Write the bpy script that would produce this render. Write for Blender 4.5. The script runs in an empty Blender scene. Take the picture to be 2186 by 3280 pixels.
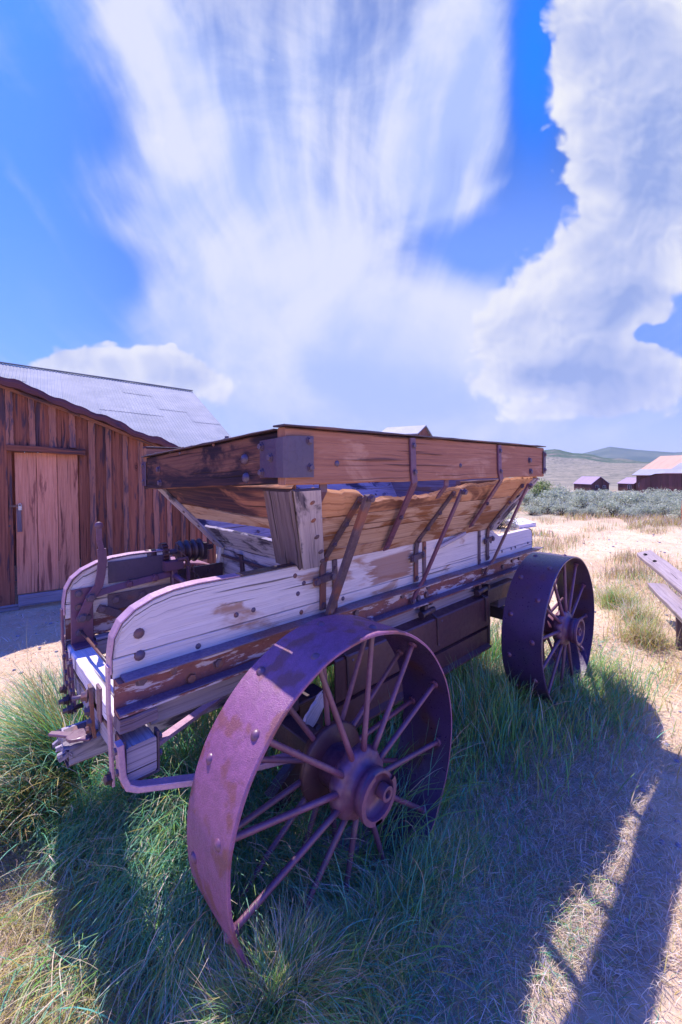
import bpy, math, random
import numpy as np
from mathutils import Vector, Matrix
sc = bpy.context.scene
col = sc.collection
PI = math.pi
random.seed(7)
V = Vector

# ------------------------------------------------------------------ camera
YAW, PITCH, ROLL = 0.7489, -0.0206, -0.0070
CAM = V((0.0, -0.9221, 1.4953))
F = V((math.sin(YAW)*math.cos(PITCH), math.cos(YAW)*math.cos(PITCH), math.sin(PITCH)))
Rt = V((math.cos(YAW), -math.sin(YAW), 0)); Up = Rt.cross(F)
R2 = Rt*math.cos(ROLL) + Up*math.sin(ROLL); U2 = Up*math.cos(ROLL) - Rt*math.sin(ROLL)
cd = bpy.data.cameras.new('camera'); cam = bpy.data.objects.new('camera', cd); col.objects.link(cam)
cam.matrix_world = Matrix(((R2.x, U2.x, -F.x, CAM.x), (R2.y, U2.y, -F.y, CAM.y), (R2.z, U2.z, -F.z, CAM.z), (0, 0, 0, 1)))
cd.sensor_fit = 'VERTICAL'; cd.sensor_height = 36; cd.lens = 957.31/2352.8*36
cd.shift_y = -72.17/2352.8; cd.clip_start = .02; cd.clip_end = 20000
sc.camera = cam

# ------------------------------------------------------------------ exposure
sc.view_settings.view_transform = 'Standard'; sc.view_settings.look = 'None'
sc.view_settings.exposure = 0.63; sc.view_settings.gamma = 1
sc.render.engine = 'CYCLES'
sc.cycles.max_bounces = 6; sc.cycles.diffuse_bounces = 3; sc.cycles.glossy_bounces = 2
sc.cycles.transmission_bounces = 4; sc.cycles.transparent_max_bounces = 4
sc.cycles.use_denoising = True

# ------------------------------------------------------------------ node helper
class NT:
    def __init__(s, nt): s.nt = nt; s.n = nt.nodes; s.l = nt.links
    def new(s, t, **k):
        n = s.n.new(t)
        for a, b in k.items(): setattr(n, a, b)
        return n
    def put(s, sock, v):
        if v is None: return
        if hasattr(v, 'is_linked') or isinstance(v, bpy.types.NodeSocket): s.l.new(v, sock)
        else:
            if sock.type == 'RGBA' and len(v) == 3: v = (*v, 1)
            sock.default_value = v
    def m(s, op, a, b=None, c=None, clamp=False):
        n = s.new('ShaderNodeMath', operation=op); n.use_clamp = clamp
        s.put(n.inputs[0], a); s.put(n.inputs[1], b); s.put(n.inputs[2], c)
        return n.outputs[0]
    def vm(s, op, a, b=None, scale=None):
        n = s.new('ShaderNodeVectorMath', operation=op); s.put(n.inputs[0], a)
        if b is not None: s.put(n.inputs[1], b)
        if scale is not None: s.put(n.inputs['Scale'], scale)
        return n.outputs['Value'] if op in ('DOT_PRODUCT', 'LENGTH') else n.outputs[0]
    def mix(s, f, a, b, mode='MIX'):
        n = s.new('ShaderNodeMix', data_type='RGBA', blend_type=mode)
        s.put(n.inputs[0], f); s.put(n.inputs[6], a); s.put(n.inputs[7], b)
        return n.outputs[2]
    def rng(s, v, a, b, c=0., d=1., smooth=True):
        n = s.new('ShaderNodeMapRange'); n.interpolation_type = 'SMOOTHSTEP' if smooth else 'LINEAR'
        for i, x in enumerate((v, a, b, c, d)): s.put(n.inputs[i], x)
        return n.outputs[0]
    def noise(s, vec, scale, detail=4, rough=.55, dist=0., color=False, w=None):
        n = s.new('ShaderNodeTexNoise')
        if w is not None: vec = s.vm('ADD', vec, (w*7.13, w*3.71, w*11.3))
        s.put(n.inputs['Vector'], vec); s.put(n.inputs['Scale'], scale)
        n.inputs['Detail'].default_value = detail; n.inputs['Roughness'].default_value = rough
        n.inputs['Distortion'].default_value = dist
        return n.outputs[1 if color else 0]
    def comb(s, x, y, z=0.):
        n = s.new('ShaderNodeCombineXYZ'); s.put(n.inputs[0], x); s.put(n.inputs[1], y); s.put(n.inputs[2], z)
        return n.outputs[0]
    def sep(s, v):
        n = s.new('ShaderNodeSeparateXYZ'); s.put(n.inputs[0], v); return n.outputs
    def ramp(s, f, stops):
        n = s.new('ShaderNodeValToRGB'); s.put(n.inputs[0], f); e = n.color_ramp.elements
        while len(e) < len(stops): e.new(.5)
        for i, (p, c) in enumerate(stops): e[i].position = p; e[i].color = (*c, 1)
        return n.outputs[0]

# ------------------------------------------------------------------ sun and sky
SUN = V((.128, .52, 1.0)).normalized()
sd = bpy.data.lights.new('sun', 'SUN'); sd.energy = 5.0; sd.angle = math.radians(.5); sd.color = (1.0, .90, .86)
sun = bpy.data.objects.new('sun', sd); col.objects.link(sun); sun.rotation_euler = SUN.to_track_quat('Z', 'Y').to_euler()
world = bpy.data.worlds.new('World'); sc.world = world; world.use_nodes = True
def build_world():
    w = NT(world.node_tree); w.n.clear()
    out = w.new('ShaderNodeOutputWorld'); bg = w.new('ShaderNodeBackground'); w.l.new(bg.outputs[0], out.inputs[0])
    sky = w.new('ShaderNodeTexSky', sky_type='NISHITA'); sky.sun_disc = False
    sky.sun_elevation = math.asin(SUN.z); sky.sun_rotation = math.atan2(SUN.x, SUN.y); sky.altitude = 2500
    d = w.new('ShaderNodeTexCoord').outputs['Generated']
    fw = w.vm('DOT_PRODUCT', d, (math.sin(YAW), math.cos(YAW), 0)); rt = w.vm('DOT_PRODUCT', d, (math.cos(YAW), -math.sin(YAW), 0))
    z = w.sep(d)[2]
    fc = w.m('MAXIMUM', fw, .18)
    # gnomonic sky chart about the valley heading, one unit = 1000
    x = w.m('MULTIPLY_ADD', w.m('DIVIDE', rt, fc), .957, .784)
    y = w.m('MULTIPLY_ADD', w.m('DIVIDE', z, fc), -.957, 1.085)
    P = w.comb(x, y)
    front = w.rng(fw, .16, .40)
    def blob(x0, y0, ax, ay, amp=1., rot=0., px=x, py=y):
        dx = w.m('SUBTRACT', px, x0); dy = w.m('SUBTRACT', py, y0)
        if rot:
            c, s_ = math.cos(rot), math.sin(rot)
            dx, dy = (w.m('MULTIPLY_ADD', dx, c, w.m('MULTIPLY', dy, s_)), w.m('MULTIPLY_ADD', dx, -s_, w.m('MULTIPLY', dy, c)))
        q = w.m('ADD', w.m('POWER', w.m('ABSOLUTE', w.m('MULTIPLY', dx, 1/ax)), 2.), w.m('POWER', w.m('ABSOLUTE', w.m('MULTIPLY', dy, 1/ay)), 2.))
        return w.m('MULTIPLY', w.m('EXPONENT', w.m('MULTIPLY', q, -1.)), amp)
    def tot(l):
        a = l[0]
        for b in l[1:]: a = w.m('ADD', a, b)
        return a
    # base blue: nishita pushed to the deep blue of the photograph
    base = w.mix(1., sky.outputs[0], (.30, .56, 1.12), 'MULTIPLY')
    deep = tot([blob(1.225, .14, .075, .30, 1.), blob(.12, .0, .14, .16, .6)])
    base = w.mix(w.m('MULTIPLY', w.m('MINIMUM', deep, 1.), front), base, (.02, 1.55, 8.0))
    leftl = w.rng(x, .55, .0)
    low = w.rng(y, .35, .95)
    base = w.mix(w.m('MULTIPLY', w.m('MULTIPLY', leftl, front), .75), base, w.mix(low, (.75, 2.5, 8.6), (1.6, 3.5, 8.8)))
    base = w.mix(w.m('MULTIPLY', w.m('MULTIPLY', w.rng(y, .30, .62), w.rng(x, .85, 1.05)), front), base, (1.1, 2.3, 7.2))
    base = w.mix(w.m('MULTIPLY', w.rng(y, .80, 1.03), front), base, (3.0, 3.9, 7.4))
    # streaked plume fanning up from the horizon
    cx, cy = .74, 1.25
    wc = w.noise(P, 2.0, 4, .5, color=True, w=3.)
    Pq = w.vm('ADD', P, w.vm('SCALE', w.vm('SUBTRACT', wc, (.5, .5, .5)), scale=.15)); sq = w.sep(Pq)
    dx = w.m('SUBTRACT', sq[0], cx); dy = w.m('SUBTRACT', cy, sq[1])
    ang = w.m('ARCTAN2', dx, dy); rad = w.m('SQRT', w.m('ADD', w.m('MULTIPLY', dx, dx), w.m('MULTIPLY', dy, dy)))
    hi = w.rng(rad, .45, .95)
    st = w.noise(w.comb(w.m('MULTIPLY', ang, 5.), w.m('MULTIPLY', rad, 1.2)), 1.2, 4, .5, w=1.7)
    st2 = w.noise(w.comb(w.m('MULTIPLY', ang, 16.), w.m('MULTIPLY', rad, 1.8)), 1., 4, .5, w=5.)
    cl = w.noise(P, 3.2, 6, .58, .4, w=21.)
    soft = tot([blob(.62, .60, .25, .20, 1.1), blob(.48, .44, .16, .22, .8, -.35), blob(.38, .15, .13, .24, .75, -.35), blob(.30, .03, .09, .14, .35),
                blob(.72, .84, .42, .17, 1.15), blob(.97, .30, .11, .30, .85, .28), blob(1.10, .04, .09, .22, .85, .1), blob(1.09, .24, .09, .16, .75), blob(1.02, .44, .08, .10, .6), blob(1.10, .46, .16, .018, .4, -.45), blob(.26, .42, .09, .06, .3), blob(.70, .15, .28, .30, .75),
                blob(1.02, .74, .15, .09, .6), blob(1.05, .88, .4, .12, .8), blob(1.35, 1.03, .35, .08, .4), blob(1.14, .96, .22, .07, .9), blob(1.16, .36, .07, .12, .5), blob(1.14, .50, .12, .05, .3), blob(.40, .71, .08, .06, .5), blob(.34, .53, .08, .05, .5)])
    holes = tot([blob(1.10, .56, .10, .06, .70, -.5), blob(1.19, .46, .05, .07, .4), blob(.28, .62, .08, .10, .6), blob(1.22, .32, .06, .30, .8), blob(.46, .47, .10, .03, .35, -.5), blob(.66, .07, .05, .13, .22), blob(1.42, 1.0, .25, .05, .3)])
    sv = w.m('SUBTRACT', tot([soft, w.m('MULTIPLY', w.m('MULTIPLY', w.m('SUBTRACT', st, .5), 1.5), hi), w.m('MULTIPLY', w.m('MULTIPLY', w.m('SUBTRACT', st2, .5), .75), w.rng(rad, .4, .9, .15, 1.)), w.m('MULTIPLY', w.m('SUBTRACT', cl, .5), .9)]), holes)
    sa = w.m('MULTIPLY', w.rng(sv, -.02, 1.15), front)
    shade = w.rng(tot([w.m('MULTIPLY', w.m('SUBTRACT', st, .5), hi), w.m('MULTIPLY', w.m('SUBTRACT', st2, .5), w.m('MULTIPLY', hi, .5)), w.m('MULTIPLY', w.m('SUBTRACT', cl, .5), 1.1), blob(.70, .25, .12, .26, -.14), blob(.44, .46, .10, .04, -.12, -.6), blob(.98, .92, .45, .07, -.16), blob(.62, .62, .3, .14, .10)]), -.24, .20)
    ccol = w.mix(shade, (2.9, 3.7, 6.6), (4.9, 5.15, 6.7))
    c1 = w.mix(sa, base, ccol)
    # hard edged cumulus
    wq = w.noise(P, 5., 3, .5, color=True, w=2.2)
    Pw = w.vm('ADD', P, w.vm('SCALE', w.vm('SUBTRACT', wq, (.5, .5, .5)), scale=.16))
    def puff(off):
        Pn = w.vm('ADD', Pw, (off, off*1.3, 0))
        vo = w.new('ShaderNodeTexVoronoi', feature='SMOOTH_F1', voronoi_dimensions='2D'); w.l.new(Pn, vo.inputs['Vector']); vo.inputs['Scale'].default_value = 7.5; vo.inputs['Detail'].default_value = 2.0
        vo.inputs['Roughness'].default_value = .52; vo.inputs['Smoothness'].default_value = .55; vo.inputs['Lacunarity'].default_value = 2.3
        hb = w.m('SUBTRACT', 1., vo.outputs['Distance'])
        return w.m('ADD', w.m('MULTIPLY', hb, .50), w.m('MULTIPLY', w.noise(Pn, 5.5, 7, .58, w=2.2), .72))
    n0 = puff(0.); n1 = puff(-.011)
    wv = w.m('MULTIPLY', w.m('SUBTRACT', w.noise(P, 6., 3, .5, w=9.), .5), .06)
    xw = w.m('ADD', x, wv)
    B = lambda *a, **k: blob(*a, px=xw, **k)
    cm = tot([B(1.40, .08, .12, .16, 1.2), B(1.34, .22, .09, .10, .9), B(1.37, .35, .07, .10, .9), B(1.54, .24, .17, .30, 1.5), B(1.50, .40, .12, .14, .8), B(1.345, .43, .055, .05, .6), B(1.53, .50, .12, .10, 1.0), B(1.43, .58, .13, .075, .9),
              B(1.30, .68, .13, .09, 1.1), B(1.38, .76, .12, .09, .9), B(1.19, .74, .09, .09, .9), B(1.50, .64, .15, .08, .8), B(1.28, .82, .19, .09, 1.0), B(1.16, .88, .08, .05, .6), B(1.56, .875, .13, .05, 1.), B(1.44, .915, .12, .035, .9), B(1.30, .955, .16, .03, .8), B(1.25, .395, .03, .03, .30), B(1.335, .495, .012, .03, .4),
              B(.10, .845, .09, .02, .5), B(.30, .87, .2, .03, .6), B(.16, .825, .09, .025, .75), B(.26, .825, .09, .035, .8), B(.36, .83, .07, .045, .9), B(.42, .87, .06, .05, .9), B(.395, .795, .015, .012, .42), B(.25, .785, .03, .010, .42), B(.21, .607, .008, .010, .42), B(.25, .60, .008, .015, .38), B(.265, .625, .012, .010, .40), B(.290, .65, .007, .016, .40), B(.28, .562, .016, .007, .40), B(.49, .89, .05, .06, .5)])
    cm = w.m('SUBTRACT', cm, w.m('ADD', B(1.52, .775, .09, .022, .9), B(1.405, .485, .022, .022, .5)))
    cv = w.m('ADD', cm, w.m('MULTIPLY', w.m('SUBTRACT', n0, .60), 1.25))
    ca = w.m('MULTIPLY', w.rng(cv, .29, .58), front)
    rel = w.m('MULTIPLY_ADD', w.m('SUBTRACT', n0, n1), 1.15, .64)
    big = w.noise(P, 3.2, 3, .5, w=12.)
    ins = w.m('ADD', rel, w.m('MULTIPLY', w.m('SUBTRACT', .5, big), 2.2))
    ins = w.m('SUBTRACT', ins, w.m('MULTIPLY', w.rng(cv, .7, 1.7), .34))
    ins = w.m('SUBTRACT', ins, tot([blob(1.28, .87, .16, .04, .95), blob(1.47, .22, .10, .22, .35), blob(1.52, .42, .08, .08, .3), blob(1.5, .70, .12, .04, .35)]))
    ins = w.m('MULTIPLY_ADD', ins, .70, .18)
    pcol = w.ramp(ins, [(.0, (.33, .44, .84)), (.35, (.55, .62, .93)), (.7, (.84, .86, 1.0)), (1., (1., 1., 1.))])
    pcol = w.vm('SCALE', pcol, scale=6.2)
    c2 = w.mix(ca, c1, pcol)
    # away from the valley (unseen), brightened as blue fill: deep zenith, broken horizon cloud
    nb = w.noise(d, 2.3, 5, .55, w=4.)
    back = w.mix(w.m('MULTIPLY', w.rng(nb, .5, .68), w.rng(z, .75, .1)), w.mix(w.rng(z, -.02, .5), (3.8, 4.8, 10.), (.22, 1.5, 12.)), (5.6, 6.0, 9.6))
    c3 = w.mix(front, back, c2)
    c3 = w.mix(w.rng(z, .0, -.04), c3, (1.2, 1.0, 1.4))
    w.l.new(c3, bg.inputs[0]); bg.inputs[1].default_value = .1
    world.cycles.sampling_method = 'MANUAL'; world.cycles.sample_map_resolution = 256
build_world()

# ------------------------------------------------------------------ materials
def mat(name):
    m = bpy.data.materials.new(name); m.use_nodes = True
    w = NT(m.node_tree); p = m.node_tree.nodes['Principled BSDF']
    return m, w, p
def bump(w, p, h, strength=.4, dist=.01, prev=None):
    b = w.new('ShaderNodeBump'); b.inputs['Strength'].default_value = strength; b.inputs['Distance'].default_value = dist
    w.put(b.inputs['Height'], h)
    if prev is not None: w.l.new(prev, b.inputs['Normal'])
    w.l.new(b.outputs[0], p.inputs['Normal']); return b.outputs[0]
def wood(name, light, mid, dark, stain=None, samt=.5, crack=.5, grain=1., knots=.0, sscale=(1.6, 5.), rough=.85):
    m, w, p = mat(name)
    uv = w.new('ShaderNodeUVMap').outputs[0]
    s = w.sep(uv); u, v = s[0], s[1]
    wv = w.noise(w.comb(w.m('MULTIPLY', u, 1.6), w.m('MULTIPLY', v, 5.)), 1., 3, .5)
    vv = w.m('MULTIPLY_ADD', wv, .025, v)
    g1 = w.noise(w.comb(w.m('MULTIPLY', u, 2.2*grain), w.m('MULTIPLY', vv, 60.*grain)), 1., 4, .6)
    g2 = w.noise(w.comb(w.m('MULTIPLY', u, 7.*grain), w.m('MULTIPLY', vv, 230.*grain)), 1., 3, .6)
    big = w.noise(w.comb(w.m('MULTIPLY', u, 1.1), w.m('MULTIPLY', v, 3.)), 1.6, 3, .5)
    cr = w.noise(w.comb(w.m('MULTIPLY', u, 1.3*grain), w.m('MULTIPLY', vv, 75.*grain)), 1., 2, .4, w=3.3)
    crk = w.rng(cr, .66, .72)
    t = w.m('ADD', w.m('MULTIPLY', g1, .65), w.m('MULTIPLY', g2, .35))
    c = w.mix(w.rng(t, .35, .65), mid, light)
    c = w.mix(w.m('MULTIPLY', w.rng(g2, .5, .72), .5), c, dark)
    tone = w.new('ShaderNodeAttribute', attribute_name='tone').outputs['Fac']
    c = w.mix(w.rng(big, .3, .7, .0, .35), c, mid)
    if stain is not None:
        sn = w.noise(w.comb(w.m('MULTIPLY', u, sscale[0]), w.m('MULTIPLY', vv, sscale[1])), 1.3, 5, .6, .6, w=6.1)
        sf = w.m('MULTIPLY', w.rng(sn, .60-.2*samt, .70-.18*samt), w.rng(g1, .25, .6, .6, 1.))
        c = w.mix(sf, c, stain)
    if knots:
        vo = w.new('ShaderNodeTexVoronoi', feature='F1'); w.l.new(w.comb(w.m('MULTIPLY', u, 2.4), w.m('MULTIPLY', v, 5.)), vo.inputs['Vector']); vo.inputs['Scale'].default_value = 1.
        kd = vo.outputs['Distance']; rings = w.m('SINE', w.m('MULTIPLY', kd, 90.))
        kf = w.m('MULTIPLY', w.rng(kd, .17, .06), w.rng(w.sep(vo.outputs['Color'])[0], 1-knots, 1.-knots+.02))
        c = w.mix(kf, c, w.mix(w.rng(rings, -.6, .6), dark, tuple(a*.9 for a in mid)))
    fl = w.noise(w.comb(w.m('MULTIPLY', u, 1.7*grain), w.m('MULTIPLY', vv, 170.*grain)), 1., 2, .5, w=5.1)
    c = w.mix(w.m('MULTIPLY', w.rng(fl, .58, .70), .6), c, dark)
    if name == 'pale_weathered_oak':
        q = w.sep(w.new('ShaderNodeNewGeometry').outputs['Position']); jn = w.m('MULTIPLY', w.m('SUBTRACT', g1, .5), .30)
        mk = w.m('MULTIPLY', w.m('MULTIPLY', w.rng(w.m('ADD', q[0], jn), 1.50, 1.53), w.rng(w.m('ADD', q[0], jn), 1.86, 1.83)), w.m('MULTIPLY', w.rng(w.m('ADD', q[2], w.m('MULTIPLY', jn, .15)), .925, .93), w.rng(w.m('SUBTRACT', q[2], w.m('MULTIPLY', q[0], .05)), .985, .97)))
        c = w.mix(w.m('MULTIPLY', mk, .8), c, (.30, .15, .10))
    c = w.mix(w.m('MULTIPLY', crk, crack), c, tuple(a*.25 for a in dark))
    c = w.mix(1., c, w.comb(tone, tone, tone), 'MULTIPLY')
    w.l.new(c, p.inputs['Base Color']); p.inputs['Roughness'].default_value = rough; p.inputs['Specular IOR Level'].default_value = .25
    h = w.m('SUBTRACT', w.m('MULTIPLY', t, .6), w.m('MULTIPLY', crk, .8))
    bump(w, p, h, .8, .008)
    return m
def metal(name, a, b, c3=None, amt=.5, rough=.5, spec=.6, sc_=9., pit=.5, paint=None, pamt=.5, met=0.):
    m, w, p = mat(name)
    o = w.new('ShaderNodeTexCoord').outputs['Object']
    n = w.noise(o, sc_, 6, .65); n2 = w.noise(o, sc_*9, 4, .6); n3 = w.noise(o, sc_*.4, 3, .5, w=4.)
    c = w.mix(w.rng(n, .35, .65), a, b)
    c = w.mix(w.m('MULTIPLY', w.rng(n2, .45, .7), .35), c, tuple(x*.55 for x in a))
    if c3 is not None: c = w.mix(w.rng(n3, .62-.25*amt, .72-.2*amt), c, c3)
    if paint is not None:
        uv = w.new('ShaderNodeUVMap').outputs[0]; s = w.sep(uv)
        pn = w.noise(w.comb(w.m('MULTIPLY', s[0], 3.), w.m('MULTIPLY', s[1], 14.)), 1.5, 7, .7, w=8.)
        c = w.mix(w.rng(pn, .62-.25*pamt, .66-.22*pamt), c, paint)
    w.l.new(c, p.inputs['Base Color'])
    w.l.new(w.rng(n2, .3, .7, rough-.08, rough+.18), p.inputs['Roughness'])
    p.inputs['Specular IOR Level'].default_value = spec; p.inputs['Metallic'].default_value = met
    bump(w, p, w.m('ADD', w.m('MULTIPLY', n, .6), w.m('MULTIPLY', n2, .4)), pit, .004)
    return m
M = {}
M['pale'] = wood('pale_weathered_oak', (.80, .71, .66), (.66, .57, .54), (.34, .27, .28), stain=(.42, .25, .17), samt=.22, crack=.8, knots=.10)
M['hopper'] = wood('hopper_pine', (.60, .42, .32), (.44, .27, .19), (.19, .10, .07), stain=(.25, .10, .045), samt=.62, crack=.7, knots=.3, sscale=(2.2, 7.))
M['hopperhi'] = wood('hopper_bare_pine', (.62, .36, .22), (.50, .24, .13), (.25, .10, .06), stain=(.16, .07, .05), samt=.5, crack=.5, knots=.35)
M['redwood'] = wood('top_board_redwood', (.44, .21, .13), (.32, .14, .09), (.13, .055, .05), stain=(.48, .26, .17), samt=.3, crack=.5, knots=.15)
M['burnt'] = wood('dark_stained_board', (.24, .11, .07), (.13, .05, .04), (.03, .014, .02), stain=(.022, .012, .022), samt=1.05, crack=.7, knots=.5)
M['grey'] = wood('silver_grey_board', (.50, .44, .48), (.32, .27, .33), (.08, .06, .10), stain=(.05, .04, .07), samt=.45, crack=.8, knots=.2, sscale=(3., 6.))
M['darkgrey'] = wood('charred_grey_wood', (.28, .22, .25), (.16, .11, .14), (.05, .03, .05), stain=(.22, .11, .07), samt=.4, crack=.8)
M['white'] = wood('sun_bleached_oak', (.78, .70, .72), (.64, .56, .60), (.34, .28, .34), crack=.9)
M['bleach'] = wood('bleached_plank', (.40, .33, .34), (.28, .22, .24), (.09, .065, .09), crack=.9)
M['barn'] = wood('barn_board', (.38, .14, .085), (.23, .075, .05), (.07, .025, .025), stain=(.07, .045, .06), samt=.45, crack=.8, knots=.35, sscale=(1.2, 9.))
M['batten'] = wood('barn_batten', (.42, .19, .13), (.27, .11, .08), (.08, .035, .035), stain=(.09, .06, .08), samt=.5, crack=.7, knots=.3, sscale=(2., 12.))
M['door'] = wood('door_plank', (.70, .32, .21), (.54, .21, .13), (.16, .05, .04), stain=(.20, .065, .05), samt=.35, crack=.6, knots=.2, sscale=(1., 8.))
M['sillb'] = wood('sill_board', (.34, .30, .34), (.24, .20, .25), (.09, .07, .10), crack=.5)
M['roofedge'] = wood('tarred_roof_edge', (.16, .065, .065), (.11, .04, .05), (.05, .02, .03), stain=(.04, .03, .06), samt=.5)
M['rust'] = metal('purple_rusted_steel', (.17, .062, .12), (.125, .045, .09), (.12, .055, .09), .4, .42, .7, 7., .35)
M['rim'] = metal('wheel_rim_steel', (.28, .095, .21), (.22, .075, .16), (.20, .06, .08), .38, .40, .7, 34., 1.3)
M['rimdark'] = metal('shaded_rim_steel', (.060, .026, .10), (.045, .022, .075), (.075, .025, .035), .3, .34, 1., 10., .5)  # darker copy of the rim steel, shade of rear and inner rims in its colour
M['iron'] = metal('dark_wrought_iron', (.065, .032, .045), (.045, .022, .036), (.13, .05, .04), .35, .42, .7, 12., .6)
M['strap'] = metal('pitted_iron_strap', (.15, .10, .12), (.10, .06, .08), (.25, .10, .07), .45, .6, .4, 16., .9)
M['plate'] = metal('corner_plate_iron', (.085, .05, .095), (.065, .04, .085), (.13, .05, .06), .35, .36, .8, 8., .3)
M['channel'] = metal('painted_channel_steel', (.24, .085, .08), (.18, .065, .075), None, .5, .5, .5, 9., .5, paint=(.52, .45, .50), pamt=.42)
M['door_steel'] = metal('dump_door_steel', (.085, .028, .042), (.065, .022, .036), (.10, .036, .035), .4, .42, .7, 4., .35)
M['trim'] = metal('lilac_edge_trim', (.52, .32, .42), (.42, .25, .36), None, .5, .38, .8, 14., .7, met=.2)
M['skysteel'] = metal('sky_tinted_flange', (.13, .10, .19), (.10, .08, .15), (.16, .06, .07), .3, .42, .8, 10., .5)  # flange steel with the blue sky reflection put into its colour
M['corr'] = None
M['bolt'] = metal('bolt_iron', (.12, .08, .12), (.09, .06, .10), (.20, .08, .06), .3, .45, .6, 30., .4)
M['stone'] = metal('field_stone', (.34, .30, .34), (.26, .23, .28), None, .5, .85, .2, 14., .9)
M['lock'] = metal('padlock_steel', (.55, .55, .60), (.45, .45, .52), None, .5, .3, .8, 30., .1, met=.8)

# ------------------------------------------------------------------ mesh builder
class MB:
    def __init__(s): s.v = []; s.f = []; s.uv = []; s.tone = []; s.mi = []; s.sm = []; s.cur = 0
    def face(s, idx, uvs, tone=1., smooth=False):
        s.f.append(idx); s.uv += uvs; s.tone += [tone]*len(idx); s.mi.append(s.cur); s.sm.append(smooth)
    def loft(s, secs, ucoord, perim, tone=1., smooth=False, caps=True, closed=True, uo=None):
        """secs: list of rings (equal count); u along, v = perimeter position"""
        uo = uo if uo is not None else (random.uniform(0, 50), random.uniform(0, 50))
        n = len(secs[0]); b = len(s.v)
        for r in secs: s.v += [tuple(p) for p in r]
        for i in range(len(secs)-1):
            for j in range(n if closed else n-1):
                k = (j+1) % n; p1 = perim[j+1]
                a = b+i*n
                s.face([a+j, a+k, a+n+k, a+n+j], [(ucoord[i]+uo[0], perim[j]+uo[1]), (ucoord[i]+uo[0], p1+uo[1]), (ucoord[i+1]+uo[0], p1+uo[1]), (ucoord[i+1]+uo[0], perim[j]+uo[1])], tone, smooth)
        if caps and closed:
            for base, rev in ((b, True), (b+(len(secs)-1)*n, False)):
                ids = list(range(base, base+n)); o = V(s.v[base])
                if rev: ids = ids[::-1]
                ax = (V(s.v[base+1])-o); ax = ax.normalized() if ax.length > 1e-9 else V((1, 0, 0))
                nn = V((0, 0, 1)) if abs(ax.z) < .9 else V((0, 1, 0)); ay = ax.cross(nn).cross(ax)*-1
                ay = V((0, 0, 1)) if ay.length < 1e-6 else ay.normalized()
                s.face(ids, [((V(s.v[i])-o).dot(ax)*.6+uo[0]+7, (V(s.v[i])-o).dot(ay)+uo[1]) for i in ids], tone*.95)
    def board(s, p0, p1, W, T, seg=6, c=.003, jit=.0015, tone=None, e0=None, e1=None, rough_end=0.):
        """p0->p1 centre line of a board, W full width vector, T full thickness vector; e0,e1(t) scale its two edges"""
        p0, p1, W, T = V(p0), V(p1), V(W), V(T)
        if tone is None: tone = random.uniform(.86, 1.12)
        wl, tl = W.length, T.length; w, t = W/wl, T/tl; L = (p1-p0).length
        secs = []; us = []; c = min(c, tl*.3, wl*.3)
        ph = random.uniform(0, 9); d = (p1-p0)/L
        for i in range(seg+1):
            k = i/seg; ctr = p0.lerp(p1, k)
            h0 = wl/2*(e0(k) if e0 else 1)+random.uniform(-jit, jit); h1 = wl/2*(e1(k) if e1 else 1)+random.uniform(-jit, jit)
            q = tl/2+random.uniform(-jit, jit)*.5
            pts = [(-h0+c, -q), (h1-c, -q), (h1, -q+c), (h1, q-c), (h1-c, q), (-h0+c, q), (-h0, q-c), (-h0, -q+c)]
            off = d*0
            ring = []
            for a, b_ in pts:
                pt = ctr + w*a + t*b_
                if rough_end and i in (0, seg): pt += d*random.uniform(-rough_end, rough_end)*(1 if i else -1)
                ring.append(pt)
            secs.append(ring); us.append(k*L)
        per = [0]; pts = [(-wl/2, -tl/2), (wl/2, -tl/2), (wl/2, -tl/2), (wl/2, tl/2), (wl/2, tl/2), (-wl/2, tl/2), (-wl/2, tl/2), (-wl/2, -tl/2), (-wl/2, -tl/2)]
        for a, b_ in zip(pts, pts[1:]): per.append(per[-1]+math.dist(a, b_)+.0005)
        s.loft(secs, us, per, tone)
    def box(s, lo, hi, tone=None, c=.004, axis=None, jit=.0012):
        lo, hi = V(lo), V(hi); d = hi-lo
        ax = axis if axis is not None else max(range(3), key=lambda i: d[i])
        o = [i for i in range(3) if i != ax]; ctr = (lo+hi)/2
        p0 = ctr.copy(); p1 = ctr.copy(); p0[ax] = lo[ax]; p1[ax] = hi[ax]
        W = V((0, 0, 0)); T = V((0, 0, 0)); a, b = (o[0], o[1]) if d[o[0]] > d[o[1]] else (o[1], o[0])
        W[a] = d[a]; T[b] = d[b]
        s.board(p0, p1, W, T, max(1, int(d[ax]/.25)), c, jit, tone)
    def tube(s, pts, r, n=8, tone=1., caps=True, smooth=True):
        pts = [V(p) for p in pts]; rs = r if isinstance(r, (list, tuple)) else [r]*len(pts)
        secs = []; us = [0.]; ref = None
        for i, p in enumerate(pts):
            d = (pts[min(i+1, len(pts)-1)]-pts[max(i-1, 0)]).normalized()
            if ref is None: ref = d.orthogonal().normalized()
            ref = (ref-d*ref.dot(d)).normalized(); q = d.cross(ref)
            secs.append([p+(ref*math.cos(2*PI*j/n)+q*math.sin(2*PI*j/n))*rs[i] for j in range(n)])
            if i: us.append(us[-1]+(p-pts[i-1]).length)
        s.loft(secs, us, [2*PI*max(rs)*j/n for j in range(n+1)], tone, smooth, caps)
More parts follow.
